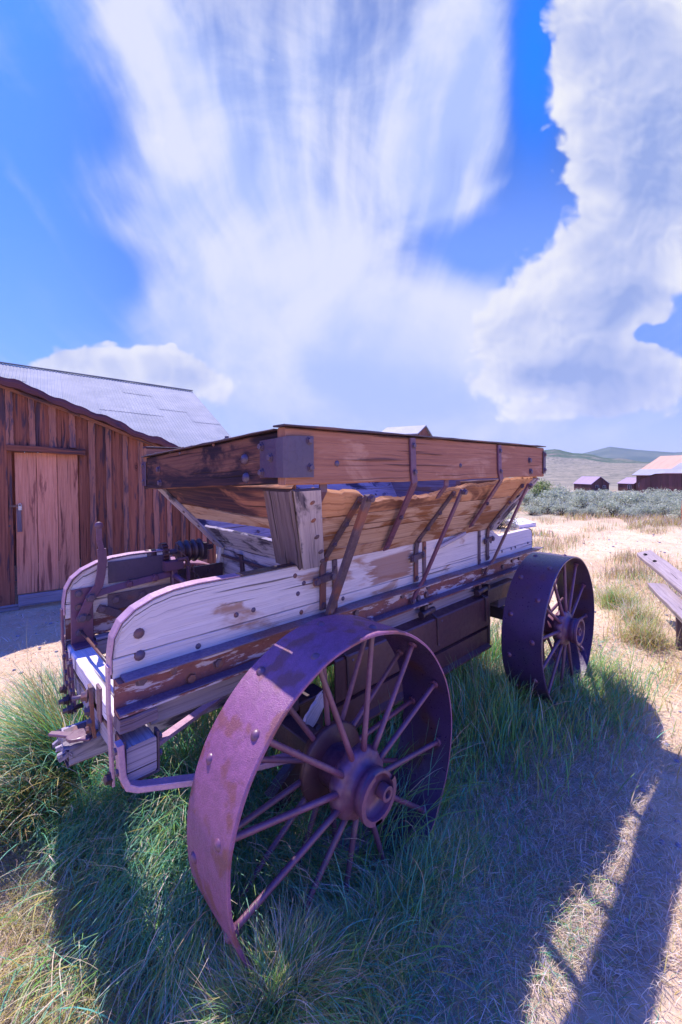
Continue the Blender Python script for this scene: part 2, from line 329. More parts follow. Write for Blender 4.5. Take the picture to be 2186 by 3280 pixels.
    def bar(s, pts, side, w, t, tone=1.):
        """flat bar swept along a polyline; side = width direction"""
        pts = [V(p) for p in pts]; secs = []; us = [0.]; side = V(side)
        for i, p in enumerate(pts):
            d0 = (p-pts[i-1]).normalized() if i else (pts[1]-p).normalized()
            d1 = (pts[i+1]-p).normalized() if i < len(pts)-1 else d0
            d = (d0+d1).normalized(); sd_ = (side-d*side.dot(d)).normalized(); nn = d.cross(sd_).normalized()
            k = 1/max(.5, nn.dot(d0.cross((side-d0*side.dot(d0)).normalized()).normalized()))
            a, b = sd_*w/2, nn*t/2*k; e = .15
            secs.append([p-a+b*(1-e*2)*-1, p-a*(1-e*.3)-b, p+a*(1-e*.3)-b, p+a-b*(1-2*e), p+a+b*(1-2*e), p+a*(1-e*.3)+b, p-a*(1-e*.3)+b, p-a+b*(1-2*e)])
            if i: us.append(us[-1]+(p-pts[i-1]).length)
        s.loft(secs, us, [0, .001, w, w+.001, w+t, w+t+.001, 2*w+t, 2*w+t+.001, 2*w+2*t], tone)
    def lathe(s, o, ax, prof, n=24, tone=1., smooth=True, scallop=None, a0=0., a1=2*PI):
        """prof: list of (height along ax, radius)"""
        o, ax = V(o), V(ax).normalized(); e1 = ax.orthogonal().normalized(); e2 = ax.cross(e1)
        full = abs(a1-a0-2*PI) < 1e-6; b = len(s.v); N = n if full else n+1
        for h, r in prof:
            for j in range(N):
                a = a0+(a1-a0)*j/n; rr = r*(scallop(a, h, r) if scallop else 1)
                s.v.append(tuple(o+ax*h+(e1*math.cos(a)+e2*math.sin(a))*rr))
        L = 0
        for i in range(len(prof)-1):
            L2 = L+math.dist(prof[i], prof[i+1])
            for j in range(n):
                k = (j+1) % N; A = b+i*N
                sm = smooth and True
                s.face([A+j, A+k, A+N+k, A+N+j], [(j/n*prof[i][1]*6, L), ((j+1)/n*prof[i][1]*6, L), ((j+1)/n*prof[i+1][1]*6, L2), (j/n*prof[i+1][1]*6, L2)], tone, sm)
            L = L2
    def bolt(s, p, n, r=.011, h=.009, hexa=True):
        p, n = V(p), V(n).normalized()
        if hexa:
            s.lathe(p, n, [(-.004, r*1.5), (.002, r*1.5), (.002, r*1.05), (h, r*1.05), (h+.001, r*.9), (h+.001, 0)], 6, smooth=False)
        else:
            s.lathe(p, n, [(-.003, r*1.25), (.001, r*1.2), (h*.6, r*.95), (h*.95, r*.5), (h, 0)], 10)
    def build(s, name, mats, parent=None, bevel=0.):
        me = bpy.data.meshes.new(name)
        L = V((0, 0, 0)); p = parent
        while p is not None: L += V(p.location); p = p.parent
        vs = np.array([tuple(v) for v in s.v], dtype=np.float64) - np.array(L)
        me.from_pydata(vs.tolist(), [], s.f)
        ul = me.uv_layers.new(name='UVMap'); ul.data.foreach_set('uv', np.array(s.uv, dtype=np.float32).ravel())
        at = me.attributes.new('tone', 'FLOAT', 'CORNER'); at.data.foreach_set('value', np.array(s.tone, dtype=np.float32))
        if not isinstance(mats, (list, tuple)): mats = [mats]
        for m in mats: me.materials.append(m)
        me.polygons.foreach_set('material_index', s.mi); me.polygons.foreach_set('use_smooth', s.sm)
        me.update()
        o = bpy.data.objects.new(name, me); col.objects.link(o)
        if parent is not None: o.parent = parent
        return o
def tag(o, label=None, cat=None, group=None, kind=None):
    if label: o['label'] = label
    if cat: o['category'] = cat
    if group: o['group'] = group
    if kind: o['kind'] = kind
    return o
def empty(name, loc, parent=None, **k):
    o = bpy.data.objects.new(name, None); col.objects.link(o); o.empty_display_size = .2
    L = V((0, 0, 0)); p = parent
    while p is not None: L += V(p.location); p = p.parent
    o.location = V(loc)-L; o.parent = parent
    return tag(o, **k)

# ------------------------------------------------------------------ terrain
def sm(t): t = np.clip(t, 0, 1); return t*t*(3-2*t)
HAZ = np.array([-180, 40, 55, 65, 68.9, 70.6, 71.8, 72.8, 74.6, 78.3, 82, 90, 120, 180.])
HEL = np.array([1.2, 1.4, 1.8, 2.1, 2.48, 2.49, 2.2, 1.96, 1.62, .99, .75, .6, 1., 1.2])
MEL = np.array([1.0, 1.0, 1.3, 1.5, 1.6, 1.65, 1.8, 2.0, 2.70, 2.24, 1.85, 2.1, 1.5, 1.0])
MAZ = np.array([-180, 40, 55, 65, 68.9, 70.6, 71.8, 73.0, 75.7, 78.3, 81.5, 90, 120, 180.])
def ground_z(x, y):
    x = np.asarray(x, float); y = np.asarray(y, float)
    dx, dy = x-CAM.x, y-CAM.y; r = np.hypot(dx, dy); az = np.degrees(np.arctan2(dx, dy))
    z = .0125*np.clip(x, 0, 4)*sm(1-(r-6)/10)
    near = sm(1-(r-8)/30)
    z += near*(.012*np.sin(x*3.1+y*1.7)+.010*np.sin(x*5.3-y*4.1+1.)+.006*np.sin(x*11.+y*9.3+2.)) - .01
    z += .085*np.exp(-((x-.66)/.26)**2-((y+.06)/.12)**2)+.035*np.exp(-((x-1.25)/.25)**2-((y+.03)/.14)**2)
    z -= 2.35*sm((r-14)/58)
    z += 9.0*sm((r-120)/330)**1.1 + (r > 120)*.25*np.sin(x*.05+1.)*np.sin(y*.043)*sm((r-120)/200)
    h1 = CAM.z+650*np.tan(np.radians(np.interp(az, HAZ, HEL)))+np.interp(az, np.linspace(-180, 180, 361), 1.2*np.sin(np.linspace(0, 600, 361)))
    base = z.copy()
    t = sm((r-430)/220); z = base*(1-t)+h1*t
    t2 = sm((r-680)/300); z = z*(1-t2)+np.minimum(h1, 4.)*t2
    h2 = CAM.z+1900*np.tan(np.radians(np.interp(az, MAZ, MEL)))
    t3 = sm((r-1250)/650); z = z*(1-t3)+h2*t3
    t4 = sm((r-2050)/900); z = z*(1-t4)-20*t4
    return z
def build_ground():
    az = np.concatenate([np.linspace(-180, 30, 60)[:-1], np.linspace(30, 64, 90)[:-1], np.linspace(64, 86, 150)[:-1], np.linspace(86, 180, 50)[:-1]])
    rr = np.concatenate([[.0, .15], np.geomspace(.35, 12, 110), np.geomspace(12.6, 120, 60), np.geomspace(125, 5200, 90)])
    A, Rr = np.meshgrid(np.radians(az), rr); x = CAM.x+Rr*np.sin(A); y = CAM.y+Rr*np.cos(A); z = ground_z(x, y)
    n = len(az); vs = np.stack([x, y, z], -1).reshape(-1, 3)
    i, j = np.meshgrid(np.arange(len(rr)-1), np.arange(n), indexing='ij'); k = (j+1) % n
    f = np.stack([i*n+j, (i+1)*n+j, (i+1)*n+k, i*n+k], -1).reshape(-1, 4)
    me = bpy.data.meshes.new('ground'); me.from_pydata(vs.tolist(), [], f.tolist()); me.polygons.foreach_set('use_smooth', [True]*len(f))
    # path mask per vertex is done in the shader from world position
    o = bpy.data.objects.new('ground', me); col.objects.link(o); tag(o, kind='structure')
    m, w, p = mat('dry_valley_ground'); me.materials.append(m)
    P = w.new('ShaderNodeNewGeometry').outputs['Position']; s = w.sep(P)
    rel = w.vm('SUBTRACT', P, tuple(CAM)); r = w.vm('LENGTH', rel)
    n1 = w.noise(P, 1.1, 5, .6); n2 = w.noise(P, 9., 5, .65); n3 = w.noise(P, 70., 4, .7)
    fib = w.noise(P, 160., 3, .6, 1.2); big = w.noise(P, .22, 4, .55)
    straw = w.mix(w.rng(n3, .35, .65), (.50, .34, .19), (.70, .52, .34))
    straw = w.mix(w.rng(fib, .5, .7), straw, (.66, .53, .44))
    sand = w.mix(w.rng(n2, .3, .7), (.62, .45, .27), (.74, .57, .38))
    dirt = w.mix(w.rng(n3, .3, .7), (.40, .30, .26), (.52, .41, .37))
    c = w.mix(w.rng(n1, .40, .60), straw, sand)
    c = w.mix(w.m('MULTIPLY', w.rng(n2, .56, .72), .5), c, dirt)
    org = w.m('MULTIPLY', w.rng(big, .52, .62), w.rng(r, 3., 6., .25, .8))
    c = w.mix(w.m('MULTIPLY', org, .5), c, (.50, .30, .17))
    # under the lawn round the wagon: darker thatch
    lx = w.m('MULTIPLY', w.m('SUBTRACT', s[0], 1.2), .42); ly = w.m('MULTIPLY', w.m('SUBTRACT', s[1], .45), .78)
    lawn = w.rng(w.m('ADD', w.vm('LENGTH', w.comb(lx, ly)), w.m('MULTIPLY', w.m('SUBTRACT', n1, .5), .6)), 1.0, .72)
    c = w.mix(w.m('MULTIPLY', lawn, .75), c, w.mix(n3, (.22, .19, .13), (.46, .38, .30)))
    # worn trampled shade side of the lawn
    # far slope: grey straw with sage dots, brushy hill tops, blue green mountain
    fc = w.mix(w.rng(w.noise(P, .05, 5, .6), .35, .65), (.22, .20, .155), (.29, .255, .19))
    dots = w.noise(P, .30, 5, .75, w=2.); fc = w.mix(w.m('MULTIPLY', w.rng(dots, .50, .56), w.rng(r, 150., 420., .6, .95)), fc, (.075, .085, .065))
    brush = w.noise(w.vm('MULTIPLY', P, (1., 1., 2.)), .012, 5, .65, w=5.)
    fc = w.mix(w.m('MULTIPLY', w.rng(w.m('ADD', brush, w.rng(r, 380., 640., -.25, .18, False)), .48, .58), .85), fc, (.035, .085, .05))
    fc = w.mix(w.m('MULTIPLY', w.rng(w.noise(P, .02, 4, .6, w=7.), .6, .68), w.rng(r, 420., 560.)), fc, (.24, .17, .17))
    mtn = w.mix(w.rng(w.noise(P, .004, 5, .6), .4, .6), (.04, .08, .07), (.10, .13, .10)); fc = w.mix(w.rng(r, 900., 1200.), fc, mtn)
    mid = w.mix(w.rng(w.noise(P, .5, 5, .6), .4, .6), (.46, .34, .24), (.26, .26, .19))
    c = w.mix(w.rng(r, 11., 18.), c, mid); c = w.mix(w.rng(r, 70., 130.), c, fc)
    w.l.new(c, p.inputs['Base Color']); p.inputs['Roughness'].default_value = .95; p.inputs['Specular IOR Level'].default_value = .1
    h = w.m('ADD', w.m('MULTIPLY', n3, .5), w.m('MULTIPLY', fib, .4))
    bump(w, p, h, w_str, .02)
    return o
w_str = .7
ground = build_ground()
gz = lambda x, y: float(ground_z(np.array([x]), np.array([y]))[0])

# ------------------------------------------------------------------ the ore wagon
YN, YF = .49, 1.27            # outer faces of the side boards
YC = (YN+YF)/2
mir = lambda y: 2*YC-y
WX0, WX1 = .347, 3.417
wagon = empty('ore_wagon', (1.9, YC, 0), label='old wooden dump wagon with iron wheels standing in tall grass', cat='wagon')

def lerp(a, b, t): return a+(b-a)*t
# --- top frame
def bolts(parent, pts, n, r=.011, h=.009, hexa=True, mt='bolt'):
    for p in pts:
        b = MB(); b.bolt(p, n, r, h, hexa); b.build('bolt', M[mt], parent)
def top_board(p0, p1, W, T, mt, name='top_board'):
    b = MB(); b.board(p0, p1, W, T, 14, .005, .002, 1.); return b.build(name, M[mt], wagon)
TX0, TX1, TY0, TZ0, TZ1 = .79, 2.878, .19, 1.452, 1.642
TY1 = mir(TY0)
tb = top_board((TX0, TY0+.024, (TZ0+TZ1)/2), (TX1, TY0+.024, (TZ0+TZ1)/2+.004), (0, 0, TZ1-TZ0), (0, .046, 0), 'redwood')
b = MB(); b.board((TX0-.012, TY0+.02, TZ1+.006), (TX1+.006, TY0+.02, TZ1+.012), (0, .066, 0), (0, 0, .008), 30, .002, .0025, 1.); b.build('edge_cap', M['iron'], tb)
bolts(tb, [(1.015, TY0, 1.526), (1.846, TY0, 1.523)], (0, -1, 0), .009, .006, False)
bolts(tb, [(2.649, TY0, 1.559), (2.665, TY0, 1.49)], (0, -1, 0), .014, .012)
# end plate at the rear corner
b = MB(); b.box((2.852, TY0-.010, 1.475), (2.888, TY0-.002, 1.622), 1.); b.box((2.880, TY0-.004, 1.475), (2.888, TY0+.12, 1.622), 1.); cp = b.build('corner_plate', M['plate'], tb)
bolts(cp, [(2.868, TY0-.01, 1.60), (2.868, TY0-.01, 1.50)], (0, -1, 0), .010, .008)
tb2 = top_board((TX0, TY1-.024, (TZ0+TZ1)/2), (TX1, TY1-.024, (TZ0+TZ1)/2), (0, 0, TZ1-TZ0-.01), (0, .046, 0), 'redwood')
b = MB(); b.board((TX0, TY1-.02, TZ1+.0), (TX1, TY1-.02, TZ1+.0), (0, .066, 0), (0, 0, .008), 12, .002, .002, 1.); b.build('edge_cap', M['iron'], tb2)
# front board tapers down towards the far corner
tf = top_board((TX0+.024, TY0+.047, (TZ0+TZ1)/2-.004), (TX0+.024, TY1-.0, 1.492), (0, 0, .176), (.046, 0, 0), 'burnt')
b = MB(); b.board((TX0+.018, TY0+.05, TZ1-.004), (TX0+.018, TY1+.004, 1.588), (.066, 0, 0), (0, 0, .007), 20, .002, .003, 1.); b.build('edge_cap', M['iron'], tf)
bolts(tf, [(TX0, 1.33, 1.515), (TX0, 1.315, 1.445)], (-1, 0, 0), .013, .012)
bolts(tf, [(TX0, .448, 1.545), (TX0, .44, 1.476)], (-1, 0, 0), .017, .014, False, 'plate')
bolts(tf, [(TX0, 1.05, 1.59), (TX0, .70, 1.612)], (-1, 0, 0), .006, .006, False)
for yy, zz in ((1.2, 1.588), (.95, 1.602), (.62, 1.622), (1.42, 1.585)):
    b = MB(); b.bolt((TX0+.018, yy, zz+.01), (0, 0, 1), .008, .010); b.build('bolt', M['bolt'], tf)
b = MB(); b.box((TX0-.008, TY1-.05, 1.425), (TX0-.001, TY1+.006, 1.558), 1.); b.box((TX0-.008, TY1, 1.425), (TX0+.07, TY1+.008, 1.558), 1.); cp = b.build('corner_plate', M['plate'], tf)
bolts(cp, [(TX0-.008, TY1-.02, 1.54), (TX0-.008, TY1-.02, 1.45)], (-1, 0, 0), .009, .008)
tr = top_board((TX1-.024, TY0+.047, (TZ0+TZ1)/2), (TX1-.024, TY1-.047, (TZ0+TZ1)/2), (0, 0, .186), (.046, 0, 0), 'redwood')
# big wrapped plate on the near front corner, faces 5 mm proud
b = MB()
out = [(TX0-.004, TY0+.15), (TX0-.010, TY0+.04), (TX0-.008, TY0+.004), (TX0+.006, TY0-.008), (TX0+.04, TY0-.010), (TX0+.112, TY0-.006)]
zt, zb = 1.618, 1.478
secs = [];
for (x, y) in out:
    i = out.index((x, y)); nx, ny = (.004, 0) if i < 2 else ((.003, .003) if i < 4 else (0, .004))
    tt = zt-.012*(5-i)/5
    secs.append([V((x, y, zb)), V((x, y, tt)), V((x+nx, y+ny, tt)), V((x+nx, y+ny, zb))])
b.loft(secs, [0, .11, .15, .17, .2, .28], [0, .14, .144, .284, .288], 1.)
cp = b.build('corner_plate', M['plate'], tb)
bolts(cp, [(.883, TY0-.008, 1.602), (.887, TY0-.008, 1.511)], (0, -1, 0), .010, .009)
bolts(cp, [(TX0-.008, .325, 1.585), (TX0-.010, .265, 1.545), (TX0-.008, .325, 1.495)], (-1, 0, 0), .010, .009)

# --- hopper: four sloping sides of boards
HT, HB = 1.43, 1.095
def near_pt(x, v): return V((x, lerp(.235, YN, v), lerp(HT, HB, v)))
nN = V((0, -(HT-HB), -(YN-.235))).normalized()
def skin(b, P, N, u0, u1, vlo, vhi, n, T, tone, uof=0.):
    """board on a sloping plane: P(u,v) outer face, vlo/vhi functions of u"""
    secs = []; us = []
    uo = (random.uniform(0, 40), random.uniform(0, 40))
    for i in range(n+1):
        k = i/n; 
        a = vlo(k); c_ = vhi(k); ua = u0(a)+(u1(a)-u0(a))*k; uc = u0(c_)+(u1(c_)-u0(c_))*k
        A = P(ua, a); C_ = P(uc, c_); j = N*random.uniform(-.0012, .0012); e = (C_-A)*.012
        secs.append([A+e+j, C_-e+j, C_-N*.004+j, C_-N*T, A-N*T, A-N*.004+j]); us.append(ua)
    H = .42*abs(vhi(.5)-vlo(.5))
    b.loft(secs, us, [0, H, H+.004, H+T, 2*H+T, 2*H+2*T-.004, 2*H+2*T], tone, uo=uo)
def interp(xs, ys): return lambda t: float(np.interp(t, xs, ys))
hx0 = lambda v: lerp(.845, 1.09, v)
hx1 = lambda v: lerp(2.862, 2.785, v)
ragx = np.array([.845, .968, 1.186, 1.23, 1.281, 1.376, 1.495, 1.60, 1.675, 1.76, 1.854, 2.021, 2.15, 2.304, 2.378, 2.55, 2.862])
ragv = np.array([.02, .025, .07, .15, .19, .165, .2, .18, .188, .15, .113, .05, .05, .04, .0, -.03, -.05])
def rag(k):
    x = .845+k*2.017; s = k*97
    return float(np.interp(x, ragx, ragv))+.006*math.sin(s*.71)+.004*math.sin(s*2.3+1)+random.uniform(-.011, .011)
hn = empty('hopper_side', (1.9, YN, HB), wagon)
b = MB(); gap = .008
seam1 = lambda k: lerp(.345, .30, k)+.006*math.sin(k*9)
seam2 = lambda k: lerp(.60, .57, k)+.006*math.sin(k*7+2)
seam3 = lambda k: lerp(.80, .88, k)+.006*math.sin(k*5+1)
skin(b, near_pt, nN, hx0, hx1, rag, lambda k: seam1(k)-gap, 110, .024, 1.0)
o1 = b.build('hopper_board', M['hopperhi'], wagon)
b = MB(); skin(b, near_pt, nN, hx0, hx1, seam1, lambda k: seam2(k)-gap, 30, .024, 1.02); b.build('hopper_board', M['hopper'], wagon)
b = MB(); skin(b, near_pt, nN, hx0, hx1, seam2, lambda k: seam3(k)-gap, 30, .024, .98); b.build('hopper_board', M['hopper'], wagon)
b = MB(); skin(b, near_pt, nN, hx0, hx1, seam3, lambda k: 1.03+.025*math.sin(k*11), 30, .024, 1.04); b.build('hopper_board', M['hopper'], wagon)
bpy.data.objects.remove(hn)
# far side, seen from inside through the gap
far_pt = lambda x, v: V((x, mir(lerp(.235, YN, v)), lerp(HT, HB, v)))
nF = V((0, (HT-HB), -(YN-.235))).normalized()
for i, (a, c_) in enumerate(((-.04, .26), (.27, .55), (.56, .80), (.81, 1.02))):
    b = MB(); skin(b, far_pt, nF, hx0, hx1, lambda k, a=a: a+.006*math.sin(k*14+a*9), lambda k, c_=c_: c_, 24, .024, random.uniform(.9, 1.05)); hb = b.build('hopper_board', M['grey'], wagon)
    bolts(hb, [far_pt(x, (a+c_)/2)-nF*.025 for x in (1.35, 1.5, 1.95, 2.1, 2.55)], -nF, .009, .006, False)
# front slope with the open slot, and the rear slope
front_pt = lambda y, v: V((lerp(.845, 1.09, v), y, lerp(HT, HB, v)))
nFr = V((-(HT-HB), 0, -(.245))).normalized()
fy0 = lambda v: lerp(.235, YN, v); fy1 = lambda v: mir(fy0(v))
fr = [(-.03, .34, 'burnt'), (.35, .535, 'pale')]
b = MB(); skin(b, front_pt, nFr, fy0, fy1, lambda k: -.03, lambda k: .33+.03*math.sin(k*5), 20, .024, 1.9); b.build('hopper_board', M['burnt'], wagon)
b = MB(); skin(b, front_pt, nFr, fy0, fy1, lambda k: .345+.03*math.sin(k*5), lambda k: .50+.06*k, 20, .024, 1.); b.build('hopper_board', M['hopper'], wagon)
b = MB(); skin(b, front_pt, nFr, fy0, fy1, lambda k: .705+.010*math.sin(k*4+.5)-.02*math.sin(k*3.1)+.003*math.sin(k*37)+random.uniform(-.003, .003), lambda k: 1.06-.05*math.sin(k*3.1), 60, .013, 1.); b.build('hopper_board', M['grey'], wagon)
rear_pt = lambda y, v: V((lerp(2.862, 2.785, v), y, lerp(HT, HB, v)))
nR = V(((HT-HB), 0, -.08)).normalized()
for i, (a, c_) in enumerate(((-.03, .3), (.31, .63), (.64, 1.02))):
    b = MB(); skin(b, rear_pt, nR, fy0, fy1, lambda k, a=a: a, lambda k, c_=c_: c_, 10, .024, 1.); b.build('hopper_board', M['darkgrey'], wagon)
# weathered trim boards along the slope edges
def quad_board(name, A, B, C_, D, N, T, mt, seg=10, tone=1., par=None):
    """A-B top edge, D-C bottom edge; N outward"""
    A, B, C_, D, N = V(A), V(B), V(C_), V(D), V(N).normalized(); b = MB(); secs = []; us = []
    for i in range(seg+1):
        k = i/seg; p = A.lerp(D, k)+N*random.uniform(-.001, .001); q = B.lerp(C_, k)+N*random.uniform(-.001, .001); e = (q-p)*.02
        j = (q-p).normalized()*random.uniform(-.0015, .0015)
        secs.append([p+e+N*T+j, q-e+N*T+j, q+N*(T-.003), q, p, p+N*(T-.003)]); us.append((D-A).length*k)
    w_ = (B-A).length
    b.loft(secs, us, [0, w_, w_+.003, w_+T, 2*w_+T, 2*w_+T+.003, 2*w_+2*T], tone)
    return b.build(name, M[mt], par or wagon)
cp1 = quad_board('corner_post', (.838, .222, 1.438), (.957, .222, 1.440), (1.206, .497, 1.088), (1.086, .497, 1.086), nN, .014, 'grey', 12, 1.15)
cp2 = quad_board('corner_post', (.828, .374, 1.437), (.828, .212, 1.437), (1.078, .484, 1.088), (1.078, .668, 1.094), nFr, .014, 'darkgrey', 12, .8)
bolts(cp1, [near_pt(x, v)+nN*.016 for x, v in ((.945, .10), (.995, .32), (1.06, .55), (1.13, .78), (1.17, .93))], nN, .010, .006, False, 'strap')
bolts(cp2, [front_pt(y, v)+nFr*.016 for y, v in ((.31, .22), (.45, .7), (.55, .9))], nFr, .010, .006, False, 'strap')
ft = quad_board('corner_post', (.838, mir(.235)+.02, 1.437), (.838, mir(.31), 1.437), (1.090, mir(.56), 1.088), (1.090, mir(.475), 1.088), nFr, .012, 'grey', 12, .9)
bolts(ft, [front_pt(mir(.28+.25*v), v)+nFr*.014 for v in (.2, .42, .66, .9)], nFr, .008, .006, False, 'strap')
rt = quad_board('corner_post', (2.79, .226, 1.447), (2.872, .226, 1.447), (2.795, .497, 1.088), (2.69, .497, 1.088), nN, .013, 'grey', 12, 1.2)
bolts(rt, [near_pt(lerp(2.83, 2.74, v), v)+nN*.014 for v in (.12, .35, .6, .85)], nN, .009, .006, False, 'strap')
# dark cap strips in the gap under the frame
b = MB(); b.board((2.02, TY0+.12, 1.42), (2.80, TY0+.12, 1.425), (0, .03, 0), (0, 0, .04), 8, .003, .004, .8); b.build('ledger', M['darkgrey'], wagon)
for x, y in ((.975, .222), (1.78, .23)):
    b = MB(); b.bar([(x, y, 1.50), (x, y, 1.425), (x+.01, y+.06, 1.36)], (1, 0, 0), .034, .007); b.build('hanger_strap', M['rust'], wagon)
for x in (1.55, 2.1, 2.55):
    b = MB(); b.bar([(x, mir(.215), 1.52), (x, mir(.215), 1.45), (x, mir(.30), 1.36)], (1, 0, 0), .03, .006); b.build('hanger_strap', M['iron'], wagon)
# outer straps from top board to slope
for xa, xb, xe, ye, ze in ((1.448, 1.462, 1.592, .474, 1.102), (2.236, 2.262, 2.352, .437, 1.150)):
    b = MB(); y = TY0-.006
    b.bar([(xa, y, 1.640), (xa+.006, y, 1.50), (xb, y, 1.448), (xb+.012, y+.018, 1.425), (xe, ye-.012, ze)], (1, 0, .0), .036, .010)
    st = b.build('outer_strap', M['rust'], wagon)
    bolts(st, [(xa+.004, y-.005, 1.607), (xa+.012, y-.005, 1.493)], (0, -1, 0), .010, .008)
    bolts(st, [(lerp(xb, xe, .45), lerp(y, ye, .45)-.012, lerp(1.43, ze, .45)-.002), (lerp(xb, xe, .95), lerp(y, ye, .95)-.012, lerp(1.43, ze, .95)-.002)], nN, .008, .006)
# slope straps running down to the side board, with clasps
for x, xe, v0, bx in ((1.205, 1.190, .10, 1.266), (1.900, 1.868, .11, 1.950), (2.682, 2.672, .05, 2.566)):
    b = MB(); a = near_pt(x, v0)+nN*.006; c_ = near_pt(lerp(x, xe, .9), .95)+nN*.006
    b.bar([a, a.lerp(c_, .5), c_, (xe, YN-.010, 1.062), (xe, YN-.008, .885)], (1, 0, 0), .032, .009)
    st = b.build('slope_strap', M['strap'], wagon)
    bolts(st, [a.lerp(c_, t)+nN*.006 for t in (.04, .40, .72, .97)], nN, .010, .008)
    bolts(st, [(xe, YN-.014, .905)], (0, -1, 0), .010, .008)
    b = MB(); b.board((xe-.058, YN-.020, 1.018), (xe+.056, YN-.020, 1.030), (0, 0, .034), (0, .014, 0), 3, .004, .001, 1.1); cl = b.build('clasp', M['strap'], wagon)
    bolts(cl, [(xe-.044, YN-.027, 1.019), (xe+.044, YN-.027, 1.028)], (0, -1, 0), .012, .008)
    b = MB(); b.board((bx, YN-.005, 1.095), (bx, YN-.005, .872), (.028, 0, 0), (0, .008, 0), 4, .002, .001, 1.); vs_ = b.build('side_strap', M['strap'], wagon)
    bolts(vs_, [(bx, YN-.010, 1.06), (bx, YN-.010, .90)], (0, -1, 0), .007, .005)
# brace rods out to the rail
for p in ([(1.215, .212, 1.402), (1.255, .33, 1.16), (1.245, .425, .96), (1.212, .452, .87)],
          [(1.905, .215, 1.402), (1.862, .43, .90), (1.825, .452, .835), (1.818, .474, .775)],
          [(2.70, .215, 1.412), (2.66, .43, .90), (2.615, .452, .845), (2.612, .474, .790)]):
    b = MB(); i = p[0][0] < 1.3
    if i: p = [(1.205, .212, 1.402), (1.2, .452, .872)]
    b.bar(p, (1, 0, 0), .040 if i else .024, .018 if i else .012)
    br = b.build('brace_rod', M['strap' if i else 'rust'], wagon)
    bolts(br, [V(p[0])+V((0, -.012, -.012))], (0, -1, -.4), .013, .012); bolts(br, [V(p[-1])+V((0, -.008, .014))], (0, -1, 0), .011, .010)
b = MB(); b.board((2.06, YN-.02, 1.050), (2.345, YN-.03, 1.105), (0, 0, .020), (0, .018, 0), 5, .004, .002, 1.1, rough_end=.006); b.build('prop_stick', M['grey'], wagon)

# --- side boards with rounded front end
tops = [(.347, .865), (.348, .925), (.356, .983), (.379, 1.026), (.417, 1.057), (.476, 1.082), (.538, 1.096), (.622, 1.101), (.745, 1.099), (.846, 1.098), (1.06, 1.100), (1.6, 1.092), (2.2, 1.098), (2.74, 1.100), (2.79, 1.06), (2.86, 1.030), (3.37, 1.030), (3.402, 1.018), (3.416, .990), (3.417, .875)]
tops_far = [t for t in tops if t[0] < .8]+[(.80, 1.098), (.815, .99), (1.07, .985), (1.085, 1.09)]+[t for t in tops if t[0] > 1.1]
def side_board(yo, sgn):
    """yo outer face, sgn +1: thickness towards +y"""
    T = .042*sgn; root = empty('side_board', (1.9, yo, .98), wagon)
    def outline(zlo, zhi, mt, tone):
        b = MB(); tp = tops if sgn > 0 else tops_far
        pts = [(x, min(z, zhi)) for x, z in tp]
        uo = (random.uniform(0, 30), random.uniform(0, 30)); secs = []; us = []
        dense = []
        for (x0, z0), (x1, z1) in zip(pts, pts[1:]):
            n = max(1, int((x1-x0)/.06))
            for i in range(n): dense.append((lerp(x0, x1, i/n), lerp(z0, z1, i/n)))
        dense.append(pts[-1])
        dense = [d for d in dense if d[1] > zlo-1e-6]
        for x, z in dense:
            z = max(z, zlo+.001); w_ = random.uniform(-.0006, .0006)
            lo = zlo if zlo > .87 else .860
            secs.append([V((x, yo+w_, lo)), V((x, yo+w_, z-.003)), V((x, yo+w_+T*.08, z)), V((x, yo+T*.92, z)), V((x, yo+T, z-.003)), V((x, yo+T, lo))]); us.append(x)
        h = zhi-zlo
        b.loft(secs, us, [0, h, h+.004, h+.04, h+.044, 2*h+.04, 2*h+.08], tone, uo=uo)
        return b.build('plank', M[mt], root)
    outline(.860, .921, 'pale', .97); outline(.925, 1.12, 'pale', 1.04)
    # lilac iron binding round the front end
    b = MB(); e = []
    front = [(.345, .875), (.345, .925), (.353, .984), (.376, 1.028), (.415, 1.060), (.475, 1.086), (.538, 1.100), (.622, 1.105), (.70, 1.104), (.79, 1.102)]
    yb = yo+T/2
    b.bar([(x-.003, yb, z+.003) for x, z in front], (0, 1, 0), .050, .005); b.build('edge_binding', M['trim'], root)
    if sgn > 0:
        b = MB(); b.bar([(x, yb, 1.104) for x in (.79, .9, .97, 1.06)], (0, 1, 0), .050, .005); b.build('edge_binding', M['iron'], root)
    b = MB(); b.bar([(3.37, yb, 1.034), (3.404, yb, 1.021), (3.420, yb, .99), (3.421, yb, .88)], (0, 1, 0), .046, .004); b.build('edge_binding', M['iron'], root)
    return root
sbn = side_board(YN, 1); sbf = side_board(YF, -1)
bolts(sbn, [(.425, YN, .983), (.426, YN, .912)], (0, -1, 0), .0145, .011, False)
bolts(sbn, [(.769, YN, .960), (.843, YN, .962), (1.045, YN, 1.060), (1.091, YN, 1.020), (1.059, YN, .981), (1.076, YN, .898), (3.34, YN, .921), (3.115, YN, .915), (3.048, YN, .913), (2.9, YN, .911), (1.32, YN, .905), (.62, YN, .885), (2.735, YN, 1.0)], (0, -1, 0), .0085, .006, False)
